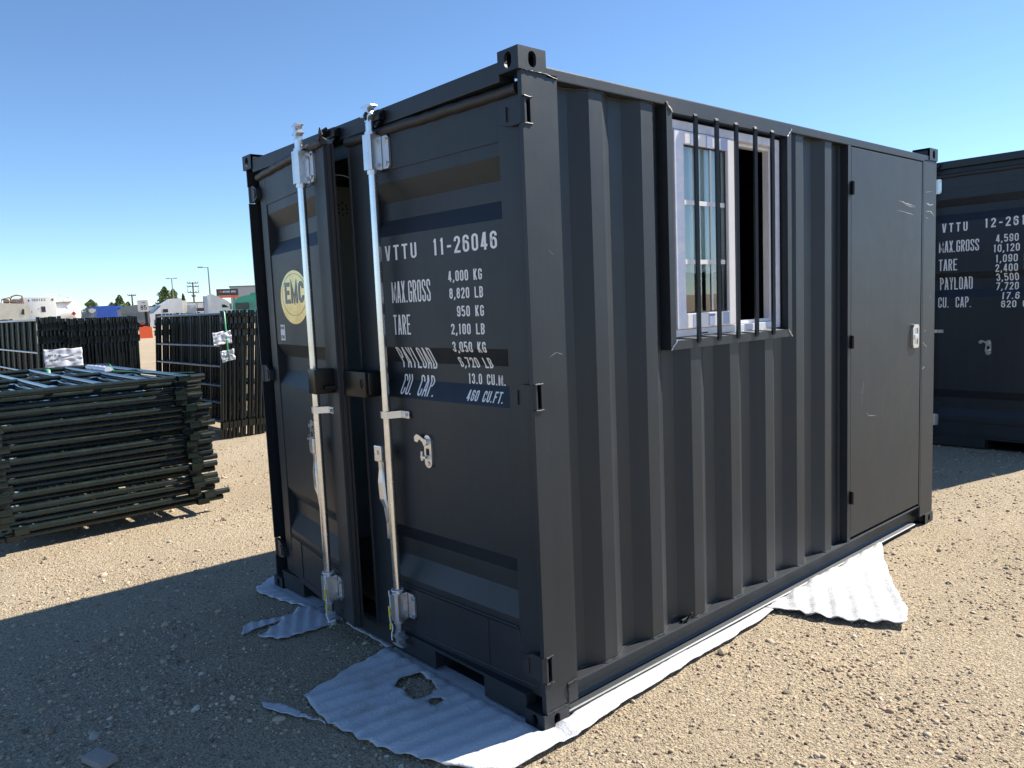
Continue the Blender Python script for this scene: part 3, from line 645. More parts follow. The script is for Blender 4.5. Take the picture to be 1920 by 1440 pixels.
rec_main = dict(top=2.128, seam=1.985, low=0.305, rodtop=2.185, ring=1.030, hub=0.868, catch=0.895,
                bands=[(0.345, 0.43, 0.50, 0.565), (1.095, 1.165, 1.235, 1.298), (1.735, 1.80, 1.868, 1.94)])
K = dict(space=.42)
def num(s, ur, z0, h, w): return (s, ur + w, z0, h, w, .40, .14, dict(gap=.12, space=.34))
texts_main = [
    ('VTTU', .806, 1.640, .058, .205, .42, .135, dict(gap=.22)), ('11-26046', .500, 1.640, .060, .348, .42, .14, dict(gap=.16)),
    ('MAX.GROSS', .776, 1.473, .084, .248, .26, .085, dict(gap=.06)), ('TARE', .776, 1.348, .078, .112, .26, .085, dict(gap=.07)),
    ('PAYLOAD', .776, 1.214, .084, .220, .26, .085, dict(gap=.07)), ('CU. CAP.', .772, 1.108, .080, .215, .28, .085, dict(gap=.07, space=.30)),
    num('4,000 KG', .236, 1.540, .0385, .184), num('8,820 LB', .234, 1.478, .0385, .184), num('950 KG', .234, 1.413, .0385, .146),
    num('2,100 LB', .234, 1.349, .0385, .184), num('3,050 KG', .233, 1.284, .0385, .184), num('6,720 LB', .236, 1.226, .0385, .180),
    num('13.0 CU.M.', .176, 1.166, .0385, .200), num('460 CU.FT.', .166, 1.107, .0385, .196)]
hz_main = [(2.014, 2.097), (1.100, 1.186), (0.164, 0.257)]
OFFICE = build_container('shipping_container', 'charcoal steel office container with a barred window and side door in the foreground', 0, 0, 2.082, 2.2476, 3.35,
                         rec_main, hz_main, (-0.030, 0.040), (-1.045, 0.0), (-2.052, 0.040), (-1.066, -0.107), texts_main, (0.794, 0.830), True)

# ---- right side of the office container: corrugated wall, window, personnel door
def side_seg(y0, y1, z0, z1):
    mb = MB(); mb.sweep([(y, -0.010 - d) for y, d in corr(y0, y1, 0.327)], lambda a, b, t: (b, a, t), z0, z1)
    return mb
H_ = 2.2476; WT, WB = 2.174, 1.246
wall = side_seg(0.166, 0.738, 0.131, H_ - 0.084); s2 = side_seg(0.738, 1.650, 0.131, WB); s3 = side_seg(1.650, 2.212, 0.131, H_ - 0.084)
wall.add(s2.v, s2.f); wall.add(s3.v, s3.f)
part('side_wall', wall, PAINT, OFFICE, smooth=False)
# weld beads where corrugation meets the rails
mb = MB()
for y0, y1 in ((0.166, 0.738), (0.738, 2.20)):
    w = weld([(-0.010 - d + .002, y, 0.133) for y, d in corr(y0, y1, 0.327)], .0035, 5); mb.add(w.v, w.f)
w = weld([(-0.010 - d + .002, y, H_ - 0.086) for y, d in corr(0.17, 0.735, 0.327)], .0035, 6); mb.add(w.v, w.f)
w = weld([(-0.010 - d + .002, y, H_ - 0.086) for y, d in corr(1.655, 2.2, 0.327)], .0035, 6); mb.add(w.v, w.f)
w = weld([(0.002, 0.012, H_ - .071), (0.002, 0.115, H_ - .071), (0.002, 0.165, H_ - .080)], .0024, 8); mb.add(w.v, w.f)
w = weld([(0.002, 0.012, 0.060), (0.002, 0.117, 0.060), (0.002, .1175, 0.132), (0.0015, .166, 0.135)], .0036, 9); mb.add(w.v, w.f)
for za, zb in hz_main:
    for z in (za, zb):
        w = weld([(0.001, 0.016, z), (0.001, 0.050, z)], .0038, int(z * 100)); mb.add(w.v, w.f)
part('weld_bead', mb, WELD, OFFICE)
# black strip behind the hinge slots, painting in the dark of their openings
part('slot_shade', MB().box(-0.028, -0.0095, 0.046, 0.050, 0.06, 2.17), DARK, OFFICE, smooth=False)

# window
WY0, WY1 = 0.738, 1.650
mb = MB(); e = 0.034
sides = [((WY0, WB), (WY1, WB), (WY1 - e, WB + e), (WY0 + e, WB + e)), ((WY1, WB), (WY1, WT), (WY1 - e, WT - e), (WY1 - e, WB + e)),
         ((WY1, WT), (WY0, WT), (WY0 + e, WT - e), (WY1 - e, WT - e)), ((WY0, WT), (WY0, WB), (WY0 + e, WB + e), (WY0 + e, WT - e))]
for q in sides: mb.prism(list(q), [], lambda a, b: (0.004, a, b), lambda a, b: (-0.090, a, b))
WIN = part('window', mb, PAINT, OFFICE, 'barred sliding window standing half open', smooth=False)
mb = MB()
for a, b in (((WY0, WT), (WY0 + e, WT - e)), ((WY1, WT), (WY1 - e, WT - e)), ((WY0, WB), (WY0 + e, WB + e)), ((WY1, WB), (WY1 - e, WB + e))):
    w = weld([(0.005, *a), (0.005, *b)], .0035, int(a[0] * 99)); mb.add(w.v, w.f)
part('weld_bead', mb, ZINC, WIN)
part('sill_ledge', MB().prism([(-0.030, WB + e - .001), (0.0, WB + e - .001), (-0.030, WB + e + .012)], [], lambda a, b: (a, WY0 + e + .001, b), lambda a, b: (a, WY1 - e - .001, b)), PAINT, WIN, smooth=False)
iy0, iy1, iz0, iz1 = WY0 + e + .016, WY1 - e - .010, WB + e + .006, WT - e - .012
def ring_mb(y0, y1, z0, z1, w, xa, xb, b=.003):
    m_ = MB(); m_.bbox(xb, xa, y0, y0 + w, z0, z1, b); m_.bbox(xb, xa, y1 - w, y1, z0, z1, b); m_.bbox(xb, xa, y0 + w, y1 - w, z0, z0 + w, b); m_.bbox(xb, xa, y0 + w, y1 - w, z1 - w, z1, b); return m_
part('vinyl_frame', ring_mb(iy0, iy1, iz0, iz1, .034, -.030, -.088), FILM, WIN, smooth=False)
part('vinyl_frame', ring_mb(iy0 + .035, iy1 - .035, iz0 + .035, iz1 - .035, .014, -.055, -.086, .002), VINYL, WIN, smooth=False)
sy0, sy1, sz0, sz1 = 0.804, 1.226, 1.322, 2.086
fw_ = .060
SA = part('sash', MB().bbox(-.048, -.012, sy0, sy0 + fw_, sz0, sz1, .004), FILM, WIN, 'sliding sash still in its blue and white protective film', smooth=False)
mb = MB().bbox(-.048, -.012, sy1 - fw_, sy1, sz0, sz1, .004); mb.bbox(-.047, -.013, sy0 + fw_, sy1 - fw_, sz0, sz0 + fw_, .004); mb.bbox(-.047, -.013, sy0 + fw_, sy1 - fw_, sz1 - fw_ + .012, sz1, .004)
part('sash', mb, VINYL, WIN, smooth=False)
TAPE = mat('blue_tape', (0.36, 0.42, 0.62), 0.35, bump=.3, bscale=60)
for k in range(3):
    yy = sy0 + fw_ + .045 + k * .105
    for za, zb in ((sz1 - .050, sz1 - .004), (sz0 + .006, sz0 + .056)): part('film_strip', MB().box(-.0128, -.0122, yy, yy + .045, za, zb), TAPE, WIN, smooth=False)
part('drain_slot', MB().box(-.0123, -.0118, 1.02, 1.06, sz0 + .046, sz0 + .050).box(-.0298, -.0290, .97, 1.03, iz0 + .010, iz0 + .016), DARK, WIN, smooth=False)
gy0, gy1, gz0, gz1 = sy0 + fw_, sy1 - fw_, sz0 + fw_, sz1 - fw_ + .012
part('glass_pane', MB().add([(-.030, gy0, gz0), (-.030, gy1, gz0), (-.030, gy1, gz1), (-.030, gy0, gz1)], [(0, 1, 2, 3)]), GLASS, WIN, smooth=False)
part('window_gasket', ring_mb(gy0 + .0005, gy1 - .0005, gz0 + .0005, gz1 - .0005, .005, -.024, -.029, .001), RUBBER, WIN, smooth=False)
for z in (1.586, 1.818): part('muntin', MB().box(-.0295, -.027, gy0, gy1, z - .009, z + .009), VINYL, WIN, smooth=False)
for y in (gy0 + (gy1 - gy0) * .30, gy0 + (gy1 - gy0) * .66): part('muntin', MB().box(-.0270, -.0265, y - .006, y + .006, gz0, gz1), VINYL, WIN, smooth=False)
part('centre_mullion', MB().bbox(-.086, -.052, sy1 - .02, sy1 + .016, iz0 + .034, iz1 - .034, .003), VINYL, WIN, smooth=False)
# pale fluted sheet added behind the glass to imitate reflected sky
pts = [(sy0 + .02 + (sy1 - sy0 - .05) * i / 90, -.075 + .013 * math.sin(i * .62) + .006 * math.sin(i * .23 + 1)) for i in range(91)]
mb = MB().add([(x, y, 1.545 + .004 * math.sin(y * 60)) for y, x in pts] + [(x, y, 2.12) for y, x in pts], [(i, i + 1, 92 + i, 91 + i) for i in range(90)])
part('reflection_sheet', mb, SKYSHEET, WIN)
# security bars
for y in (0.918, 1.061, 1.201, 1.346, 1.484):
    mb = MB(); q = Matrix.Rotation(R(45), 3, 'Z')
    rr = .0076
    def sq(cx, cy, z, s=rr): return [(cx + s * math.cos(a) * 1.3, cy + s * math.sin(a) * 1.3, z) for a in [R(20), R(110), R(200), R(290)]]
    vs = sq(.000, y, 1.262) + sq(.006, y, 1.272) + sq(.006, y, 2.142) + sq(.000, y, 2.152)
    mb.add(vs, [(i * 4 + j, i * 4 + (j + 1) % 4, i * 4 + 4 + (j + 1) % 4, i * 4 + 4 + j) for i in range(3) for j in range(4)] + [(0, 1, 2, 3), (12, 13, 14, 15)])
    w = weld([(0.004, y - .008, 2.146), (0.006, y + .009, 2.146)], .0035, int(y * 77)); mb.add(w.v, w.f)
    w = weld([(0.004, y - .010, 1.268), (0.006, y + .010, 1.268)], .004, int(y * 87)); mb.add(w.v, w.f)
    part('security_bar', mb, PAINT, WIN, smooth=False)

# personnel door with its jamb
mb = MB(); DY0, DY1, DZ0, DZ1 = 2.252, 3.140, 0.146, 2.158
mb.box(-.050, 0.0, 2.213, DY0 - .007, .132, H_ - .0845); mb.box(-.050, -.036, DY0 - .007, 3.159, .132, H_ - .0845)
mb.box(-.035, -.001, DY1 + .007, 3.159, .132, H_ - .0845)
part('door_jamb', mb, PAINT, OFFICE, smooth=False)
SD = part('side_door', MB().bbox(-.035, -.002, DY0, DY1, DZ0, DZ1, .003), PAINT, OFFICE, 'flat scuffed steel side door', smooth=False)
for z in (1.953, 1.178, 0.362):
    mb = MB().tube([(.009, DY0 - .004, z - .032), (.009, DY0 - .004, z + .032)], .0085, 12); mb.box(-.003, .004, DY0 - .016, DY0 + .014, z - .030, z + .030)
    mb.bbox(.0, .014, DY0 - .012, DY0 + .006, z + .022, z + .036, .002)
    part('hinge', mb, DARK, SD)
hy, hz = 3.052, 1.160
mb = MB(); out = [(-.042, -.046), (-.032, -.066), (.034, -.066), (.040, -.054), (.042, .054), (.034, .068), (-.028, .068), (-.044, .048)]
inn = [(-.022, -.044), (.028, -.044), (.028, .048), (-.022, .048)]
mb.prism([(hy + a, hz + b) for a, b in out], [[(hy + a, hz + b) for a, b in inn]], lambda a, b: (-.0018, a, b), lambda a, b: (.010, a, b))
mb.box(-.0018, .0, hy - .022, hy + .028, hz - .044, hz + .048); mb.tube([(.004, hy + .004, hz - .05), (.004, hy + .004, hz + .052)], .007, 8)
mb.bbox(0, .016, hy - .03, hy + .016, hz - .014, hz + .014, .003)
part('paddle_latch', mb, ZINC, SD)
# scuffs: scraped paint on door and post
def strokes(lst, m_, parent, name='scuff'):
    mb = MB()
    for pts, w in lst:
        n = len(pts); P = []
        rd = random.Random(int(pts[0][0] * 1000))
        sub = []
        for (a, b), (c, d_) in zip(pts[:-1], pts[1:]):
            for i in range(6): sub.append((a + (c - a) * i / 6, b + (d_ - b) * i / 6))
        sub.append(pts[-1]); k = len(sub)
        up = []; dn = []
        for i, (a, b) in enumerate(sub):
            ww = w * rd.uniform(.25, 1.0) * (0.2 + min(1, min(i, k - 1 - i) / 3)); j = rd.uniform(-.3, .3) * w
            up.append((a, b + ww / 2 + j)); dn.append((a, b - ww / 2 + j))
        mb.add([(X_SC, a, b) for a, b in up] + [(X_SC, a, b) for a, b in dn], [(i, i + 1, k + i + 1, k + i) for i in range(k - 1)])
    part(name, mb, m_, parent, smooth=False)
X_SC = -.0012
strokes([([(2.82, 1.925), (2.93, 1.912), (3.05, 1.902)], .007), ([(2.90, 1.905), (3.04, 1.895)], .004), ([(2.80, 1.87), (2.90, 1.865), (3.03, 1.855)], .004),
         ([(2.38, .83), (2.385, .90), (2.40, .955)], .012), ([(2.36, .88), (2.365, .95)], .010), ([(2.43, .80), (2.46, .77), (2.56, .76)], .004)], SCUFF, SD)
X_SC = .0008
strokes([([(.085, 1.27), (.12, 1.285), (.15, 1.275)], .002), ([(.06, .93), (.065, .99), (.06, 1.04)], .0018), ([(.10, 1.62), (.13, 1.60)], .002), ([(.13, .62), (.135, .70)], .0022), ([(3.19, 1.93), (3.25, 1.92), (3.31, 1.925)], .010), ([(3.18, 1.88), (3.26, 1.885), (3.32, 1.86)], .007), ([(3.18, 1.85), (3.24, 1.84)], .004), ([(3.17, 1.99), (3.30, 2.0)], .003),
         ([(3.17, 1.12), (3.20, 1.10), (3.23, 1.09)], .008), ([(3.19, 1.18), (3.22, 1.19)], .006), ([(3.165, .96), (3.21, .97)], .010), ([(3.17, .99), (3.28, 1.16)], .0015), ([(3.26, 1.36), (3.29, 1.40)], .006)], SCUFF, OFFICE)
# small earth stud on the bottom rail
mb = MB().tube([(-.02, .83, .131), (-.005, .835, .150), (.004, .838, .168)], [.006, .004, .003], 8); mb.tube([(-.02, .80, .137), (-.02, .85, .137)], .007, 8)
part('earth_stud', mb, DARK, OFFICE)
# interior liner with vent holes seen through the door gap
part('liner_panel', MB().box(-2.003, -2.000, .10, 1.6, .16, 2.12), LINER, OFFICE, smooth=False)
mb = MB()
for i, (dy, dz) in enumerate([(0, 0), (-.02, .02), (.02, .02), (-.02, -.02), (.02, -.02), (0, .035), (0, -.03), (-.022, .0), (.022, 0)]):
    mb.tube([(-1.9985, .505 + dy * 1.2, 2.0 + dz), (-1.999, .505 + dy * 1.2, 2.0 + dz)], .0055, 8)
part('vent_hole', mb, DARK, OFFICE)

# ---- second container, behind to the right
rec2 = dict(top=2.385, seam=2.275, low=0.222, rodtop=2.44, ring=1.035, hub=0.90, catch=0.895,
            bands=[(0.28, 0.345, 0.44, 0.512), (1.33, 1.40, 1.49, 1.55), (1.99, 2.06, 2.125, 2.19)])
def n2(s, left, z0, h, w): return (s, left, z0, h, w, .46, .14, dict(gap=.16, space=.40))
texts2 = [('VTTU', .975, 1.905, .078, .205, .44, .15, dict(gap=.30)), ('12-261', .638, 1.915, .078, .300, .46, .15, dict(gap=.26)),
          ('MAX.GROSS', .998, 1.730, .100, .320, .26, .085, dict(gap=.06)), ('TARE', .998, 1.570, .100, .150, .26, .085, dict(gap=.07)),
          ('PAYLOAD', .998, 1.402, .108, .265, .26, .085, dict(gap=.07)), ('CU. CAP.', .998, 1.245, .092, .268, .28, .085, dict(gap=.09, space=.36)),
          n2('4,590 KG', .550, 1.786, .064, .28), n2('10,120 LB', .568, 1.704, .064, .31), n2('1,090 KG', .550, 1.617, .064, .28), n2('2,400 LB', .550, 1.538, .064, .28),
          n2('3,500 KG', .550, 1.460, .064, .28), n2('7,720 LB', .550, 1.384, .064, .28), n2('17.6 CU.M.', .500, 1.306, .058, .36), n2('620 CU.FT.', .500, 1.236, .058, .36)]
build_container('shipping_container', 'taller charcoal container with closed doors and white weights behind on the right', 0.16, 5.80, 2.40, 2.545, 3.66,
                rec2, [(2.27, 2.36), (1.60, 1.69), (.90, .99), (.16, .25)], (-0.030, 0.012), (-1.195, 0.012), (-2.37, 0.012), (-1.208, 0.012), texts2, (1.050, 0.90), False)

# ------------------------------------------------------------------ foam sheets on the ground
def inside(p, poly):
    x, y = p; c = False; j = len(poly) - 1
    for i in range(len(poly)):
        xi, yi = poly[i]; xj, yj = poly[j]
        if (yi > y) != (yj > y) and x < (xj - xi) * (y - yi) / (yj - yi) + xi: c = not c
        j = i
    return c
def ragged(poly, amp, step, seed):
    out = []; k = len(poly)
    for i in range(k):
        a = Vector(poly[i]); b = Vector(poly[(i + 1) % k]); L = (b - a).length; n = max(1, int(L / step)); nrm = Vector((-(b - a).y, (b - a).x)).normalized()
        for j in range(n):
            p = a.lerp(b, j / n); w = 0 if j == 0 else amp
            out.append(tuple(p + nrm * w * (noise.noise(Vector((p.x * 9, p.y * 9, seed))) * 1.6 + noise.noise(Vector((p.x * 40, p.y * 40, seed))) * .6)))
    return out
def sheet(name, label, poly, wdir, amp=.006, per=.07, holes=(), base=.012, grid=.018, rag=.006, lift=None, seed=0):
    ol = ragged(poly, rag, .02, seed); hl = [ragged(h_, .006, .012, seed + 5) for h_ in holes]
    verts = [Vector(p) for p in ol]; edges = [(i, (i + 1) % len(ol)) for i in range(len(ol))]
    for h_ in hl:
        o = len(verts); verts += [Vector(p) for p in h_]; edges += [(o + i, o + (i + 1) % len(h_)) for i in range(len(h_))]
    x0, x1 = min(p[0] for p in ol), max(p[0] for p in ol); y0, y1 = min(p[1] for p in ol), max(p[1] for p in ol)
    ed = [p for p in ol] + [p for h_ in hl for p in h_]; E = np.array(ed)
    for gx in np.arange(x0, x1, grid):
        for gy in np.arange(y0, y1, grid):
            p = (gx + random.uniform(-.2, .2) * grid, gy + random.uniform(-.2, .2) * grid)
            if inside(p, ol) and not any(inside(p, h_) for h_ in hl) and np.min((E[:, 0] - p[0]) ** 2 + (E[:, 1] - p[1]) ** 2) > (grid * .5) ** 2: verts.append(Vector(p))
    r = delaunay_2d_cdt(verts, edges, [], 0, 1e-6); vo, fo = r[0], r[2]
    wd = Vector(wdir).normalized()
    def hgt(x, y):
        s = x * wd.x + y * wd.y + .02 * noise.noise(Vector((x * 2, y * 2, seed)))
        q = base + gh(x, y) + amp * (math.sin(s * 2 * math.pi / per) ** 1) * (0.75 + .5 * noise.noise(Vector((x * 3, y * 3, seed + 2)))) + .006 * noise.noise(Vector((x * 5, y * 5, seed + 9))) + .0025 * noise.noise(Vector((x * 25, y * 25, seed + 9)))
        if lift: q += lift(x, y)
        if -2.1 < x < -0.004 and y > -.02: q = min(q, -0.0005 if y < .14 else .012)
        elif x < .13 and .12 < y < 1.5: q = base + gh(x, y) + .006 + (q - base) * .25
        return max(q, gh(x, y) + .003) if not (-2.1 < x < -0.004 and y > -.02) else q
    fs = []
    for f in fo:
        c = (sum(vo[i].x for i in f) / len(f), sum(vo[i].y for i in f) / len(f))
        if inside(c, ol) and not any(inside(c, h_) for h_ in hl): fs.append(tuple(f))
    me = bpy.data.meshes.new(name); me.from_pydata([(v.x, v.y, hgt(v.x, v.y)) for v in vo], [], fs); me.materials.append(FOAM)
    bm = bmesh.new(); bm.from_mesh(me); bmesh.ops.delete(bm, geom=[v for v in bm.verts if not v.link_faces], context='VERTS'); bmesh.ops.recalc_face_normals(bm, faces=bm.faces)
    if sum(f.normal.z for f in bm.faces) < 0: bmesh.ops.reverse_faces(bm, faces=bm.faces)
    bm.to_mesh(me); bm.free(); me.shade_smooth()
    o = obj(name, me, label=label, cat='foam sheet', group='white packing foam under the office container')
    md = o.modifiers.new('thickness', 'SOLIDIFY'); md.thickness = .0025; md.offset = 1
    return o
main_poly = [(-.95, .06), (-.936, -.006), (-.915, -.137), (-.831, -.468), (-.70, -.495), (-.585, -.50), (-.46, -.475), (-.379, -.463), (-.22, -.42), (-.081, -.361), (0.0, -.31), (.085, -.255), (.098, -.09),
             (.102, .09), (.080, .30), (.070, .60), (.068, .80), (.056, 1.10), (.040, 1.405), (-.10, 1.42), (-.35, .9), (-.6, .5), (-.8, .2)]
def lift_main(x, y):
    q = 0
    if x > -0.02 and y > 0.05: q += .010 + .012 * max(0, min(1, (x + .0) / .05)) * 0 + .008 * math.sin(max(0, min(1, x / .06)) * math.pi)
    if y < -.02: q += .006 + .010 * max(0, noise.noise(Vector((x * 2.1, y * 2.1, 5))))
    return q
sheet('foam_sheet', 'large torn white foam sheet under the near corner, with a ragged hole', main_poly, (1, -.18), .007, .078,
      holes=[[(-.634, -.19), (-.668, -.125), (-.640, -.066), (-.600, -.068), (-.545, -.075), (-.487, -.095), (-.475, -.150), (-.490, -.204), (-.560, -.190)], [(-.46, -.151), (-.440, -.112), (-.399, -.13), (-.41, -.182)]], lift=lift_main, seed=1)
flap = [(-.055, 2.60), (-.02, 2.64), (.10, 2.42), (.25, 2.14), (.423, 1.845), (.470, 1.80), (.500, 1.72), (.527, 1.641), (.43, 1.575), (.346, 1.535), (.203, 1.482), (.09, 1.455), (.020, 1.400), (-.012, 1.42), (-.03, 1.9), (-.05, 2.4)]
def lift_flap(x, y):
    q = .010
    t = x / .09
    if x < .10: q += .030 * max(0, 1 - abs(x - .035) / .05) * min(1, (y - 1.40) / .4)
    return q
sheet('foam_sheet', 'sunlit triangular flap of white foam beside the side door', flap, (.65, .36), .010, .088, lift=lift_flap, seed=2, base=.014)
sheet('foam_sheet', 'broad tongue of white foam under the far left corner', [(-2.30, .16), (-2.255, .125), (-2.169, -.012), (-2.10, -.10), (-2.037, -.124), (-1.95, -.11), (-1.862, -.094), (-1.76, -.07), (-1.62, -.03), (-1.60, .06), (-1.9, .22), (-2.2, .3)], (.8, -.5), .006, .06, seed=3)
sheet('foam_sheet', 'pointed scrap of white foam below the open left door', [(-1.600, .03), (-1.679, -.068), (-1.620, -.130), (-1.612, -.17), (-1.582, -.198), (-1.53, -.28), (-1.483, -.362), (-1.43, -.32), (-1.383, -.292), (-1.375, -.20), (-1.370, -.136), (-1.38, -.05), (-1.40, .03)], (.45, .9), .005, .055, seed=4)
sheet('foam_sheet', 'narrow strip of white foam farthest left below the doors', [(-1.61, -.165), (-1.64, -.251), (-1.66, -.33), (-1.635, -.37), (-1.557, -.408), (-1.575, -.33), (-1.579, -.253), (-1.58, -.20)], (.3, 1), .004, .05, seed=5, grid=.012, rag=.004)
sheet('foam_sheet', 'thin wavy sliver of white foam on the shaded gravel', [(-.902, -.601), (-.84, -.555), (-.779, -.537), (-.70, -.528), (-.60, -.502), (-.586, -.510), (-.646, -.524), (-.72, -.556), (-.819, -.598), (-.87, -.612)], (1, .3), .004, .07, seed=6, grid=.010, rag=.003)
def lift_gap(x, y): return .020
sheet('foam_sheet', 'piece of white foam in the gap below the two cargo doors', [(-1.33, .0), (-1.22, -.005), (-1.05, .0), (-.97, -.01), (-.955, .10), (-1.0, .3), (-1.6, .4), (-1.55, .2)], (.9, .4), .004, .07, seed=7)

# broken paver in the shaded foreground
mb = MB().bbox(-.055, .055, -.030, .030, 0, .022, .003)
pv = obj('paver_fragment', mb.mesh('paver_fragment', mat('pinkish_stone', (.36, .30, .27), .85, bump=.6, bscale=60, var=.15, dist=.003), False), None, (-.935, -1.150, .0), (R(2), 0, R(18)), 'flat pinkish grey paver fragment at the bottom left edge', 'paver')
mb = MB().prism([(-.045, 0), (.04, .004), (.047, -.004), (-.04, -.008)], [], lambda a, b: (a, b, .002), lambda a, b: (a, b, .008))
obj('wood_sliver', mb.mesh('wood_sliver', mat('raw_wood', (.50, .34, .17), .8), False), None, (1.03, 1.76, 0), (0, 0, R(35)), 'small splinter of raw wood on the sunlit gravel', 'wood')

# ------------------------------------------------------------------ livestock panels
RAILM = mat('sky_sheen_rail_paint', (0.05, 0.065, 0.078), 0.22, coat=0.8, bump=0.1, bscale=40)  # green paint lifted to blue-grey, sky reflection put into the rail colour
ORD = ['', 'first', 'second', 'third', 'fourth', 'fifth', 'sixth', 'seventh', 'eighth', 'ninth', 'tenth', 'eleventh', 'twelfth', 'thirteenth', 'fourteenth', 'fifteenth', 'sixteenth', 'seventeenth', 'eighteenth', 'nineteenth', 'twentieth',
       'twenty-first', 'twenty-second', 'twenty-third', 'twenty-fourth', 'twenty-fifth', 'twenty-sixth', 'twenty-seventh', 'twenty-eighth']
def panel_proto(Lp, Hp, rails, lugs, rr=.019, stays=1, pm=None):
    pm = pm or PANELG
    root = obj('livestock_panel', None)
    for i in range(stays + 2):
        x = .02 + (Lp - .04) * i / (stays + 1); e_ = i in (0, stays + 1)
        z0, z1 = (0, Hp) if e_ else (rails[0], rails[-1])
        part('upright', MB().tube([(x, 0, z0), (x, 0, z1)], .0215 if e_ else .017, 12), pm, root)
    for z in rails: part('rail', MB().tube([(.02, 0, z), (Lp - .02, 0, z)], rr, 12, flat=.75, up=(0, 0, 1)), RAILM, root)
    for z in lugs:
        for x, s in ((.02, -1), (Lp - .02, 1)):
            mb = MB(); mb.bbox(x + s * .012, x + s * .060, -.0195, -.014, z - .04, z + .04, .001) ; mb.bbox(x + s * .012, x + s * .060, .014, .0195, z - .04, z + .04, .001); mb.bbox(x + s * .055, x + s * .061, -.0195, .0195, z - .04, z + .04, .001)
            part('connector_lug', mb, pm, root)
    return root
# pile lying flat: length -> world -x, height -> world +y
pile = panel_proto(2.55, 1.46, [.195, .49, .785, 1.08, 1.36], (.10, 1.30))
first = True; NP = 22
for k in range(NP):
    o = pile if first else copy_tree(pile); first = False
    z = 0.095 + k * 0.0436
    rd = random.Random(k * 31 + 5)
    yo = {0: .03, 1: .07}.get(k, 0.0) + (rd.uniform(-.025, .02) - (.055 if k > NP - 6 else 0) - (.0 if k % 2 else .018))
    xo = rd.uniform(-.075, .015) + (-.03 if k > NP - 6 else 0)
    if k == NP - 1: yo = -.045; xo = -.02
    Mx = Matrix(((-1, 0, 0, -3.93 + xo), (0, 0, 1, -1.02 + yo), (0, 1, 0, z), (0, 0, 0, 1)))
    Mx = Mx @ Matrix.Rotation(R(rd.uniform(-.35, .35)), 4, 'Y')
    o.matrix_world = Mx
    n = NP - k
    o['label'] = 'dark green tube panel lying flat, ' + ('topmost' if n == 1 else ('lowest' if k == 0 else ORD[n] + ' from the top')) + ' of the low pile'
    o['category'] = 'livestock panel'; o['group'] = 'livestock panels lying in the low pile'
for x in (-4.35, -6.0):
    obj('timber_bearer', MB().bbox(-.045, .045, -.62, .52, 0, .072, .003).mesh('timber_bearer', mat('weathered_timber', (.16, .13, .10), .85, var=.2, vscale=10), False), None, (x, -.25, 0), (0, 0, 0),
        'weathered timber bearer under the ' + ('near end' if x > -5 else 'far end') + ' of the panel pile', 'timber')
# straps and wrap on the pile
def strap(name, label, pts, w, ax=(0, 1, 0), parent=None):
    mb = MB(); A = Vector(ax) * w / 2; k = len(pts)
    mb.add([tuple(Vector(p) + A) for p in pts] + [tuple(Vector(p) - A) for p in pts], [(i, i + 1, k + i + 1, k + i) for i in range(k - 1)])
    o = obj(name, mb.mesh(name, STRAP, True), None, label=label, cat='strap'); md = o.modifiers.new('t', 'SOLIDIFY'); md.thickness = .001
    return o
zt_ = 0.095 + (NP - 1) * .0436 + .024
strap('green_strap', 'green plastic strap looped over the far rail of the panel pile', [(-6.10, -.20, zt_ - .2), (-6.10, -.20, zt_ - .01), (-6.14, -.20, zt_ + .004), (-6.20, -.20, zt_ - .01), (-6.21, -.20, zt_ - .25)], .035, (0, 1, 0))
strap('green_strap', 'thin green strap running along the top of the panel pile', [(-6.0, .28, zt_ + .012), (-5.2, .10, zt_ - .002), (-4.6, .20, zt_ - .006), (-4.0, .33, zt_ + .010)], .012, (.3, 1, 0))
mb = MB().tube([(-5.9 + i * .065, .075 + .003 * math.sin(i * 2), zt_ + .0 + .006 * math.cos(i * 3)) for i in range(11)], [.022 + .010 * abs(math.sin(i * 1.7)) for i in range(11)], 10)
obj('plastic_wrap', mb.mesh('plastic_wrap', PLASTIC, True), None, label='crumpled clear plastic wrapped round a rail on top of the panel pile', cat='plastic wrap')

# panels standing on edge
STANDM = mat('black_green_paint', (0.006, 0.009, 0.009), 0.22, bump=0.2, bscale=60, dist=0.001)
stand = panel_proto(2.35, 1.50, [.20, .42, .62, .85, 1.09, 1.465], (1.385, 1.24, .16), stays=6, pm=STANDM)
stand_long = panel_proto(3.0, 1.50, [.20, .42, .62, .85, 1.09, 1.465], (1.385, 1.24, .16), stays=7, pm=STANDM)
first = True
def stack(proto, n, x0, y0, step, lean0, lean1, place, group, dz=None, yaw=0.0):
    for k in range(n):
        o = proto if k == 0 else copy_tree(proto)
        rd = random.Random(k * 17 + n)
        zz = (dz(k) if dz else 0) + rd.uniform(0, .012)
        Mx = Matrix.Translation((x0 + rd.uniform(-.02, .02), y0 + k * step + rd.uniform(-.004, .004), zz)) @ Matrix.Rotation(R(180 + yaw), 4, 'Z') @ Matrix.Rotation(R(-(lean0 + (lean1 - lean0) * k / n)), 4, 'X')
        o.matrix_world = Mx
        pos = 'leftmost' if k == 0 else ('rightmost' if k == n - 1 else ORD[k + 1] + ' from the left')
        o['label'] = 'black panel on edge, ' + pos + ' of ' + place
        o['category'] = 'livestock panel'; o['group'] = group
stack(stand_long, 26, -8.35, .12, .0425, -2.5, -1.5, 'the far left row', 'livestock panels standing in the far left row', dz=lambda k: .01 if k < 6 else -.02)
stack(stand, 13, -7.20, 1.72, .046, -4.2, -5.5, 'the row beside the container', 'livestock panels standing beside the container')
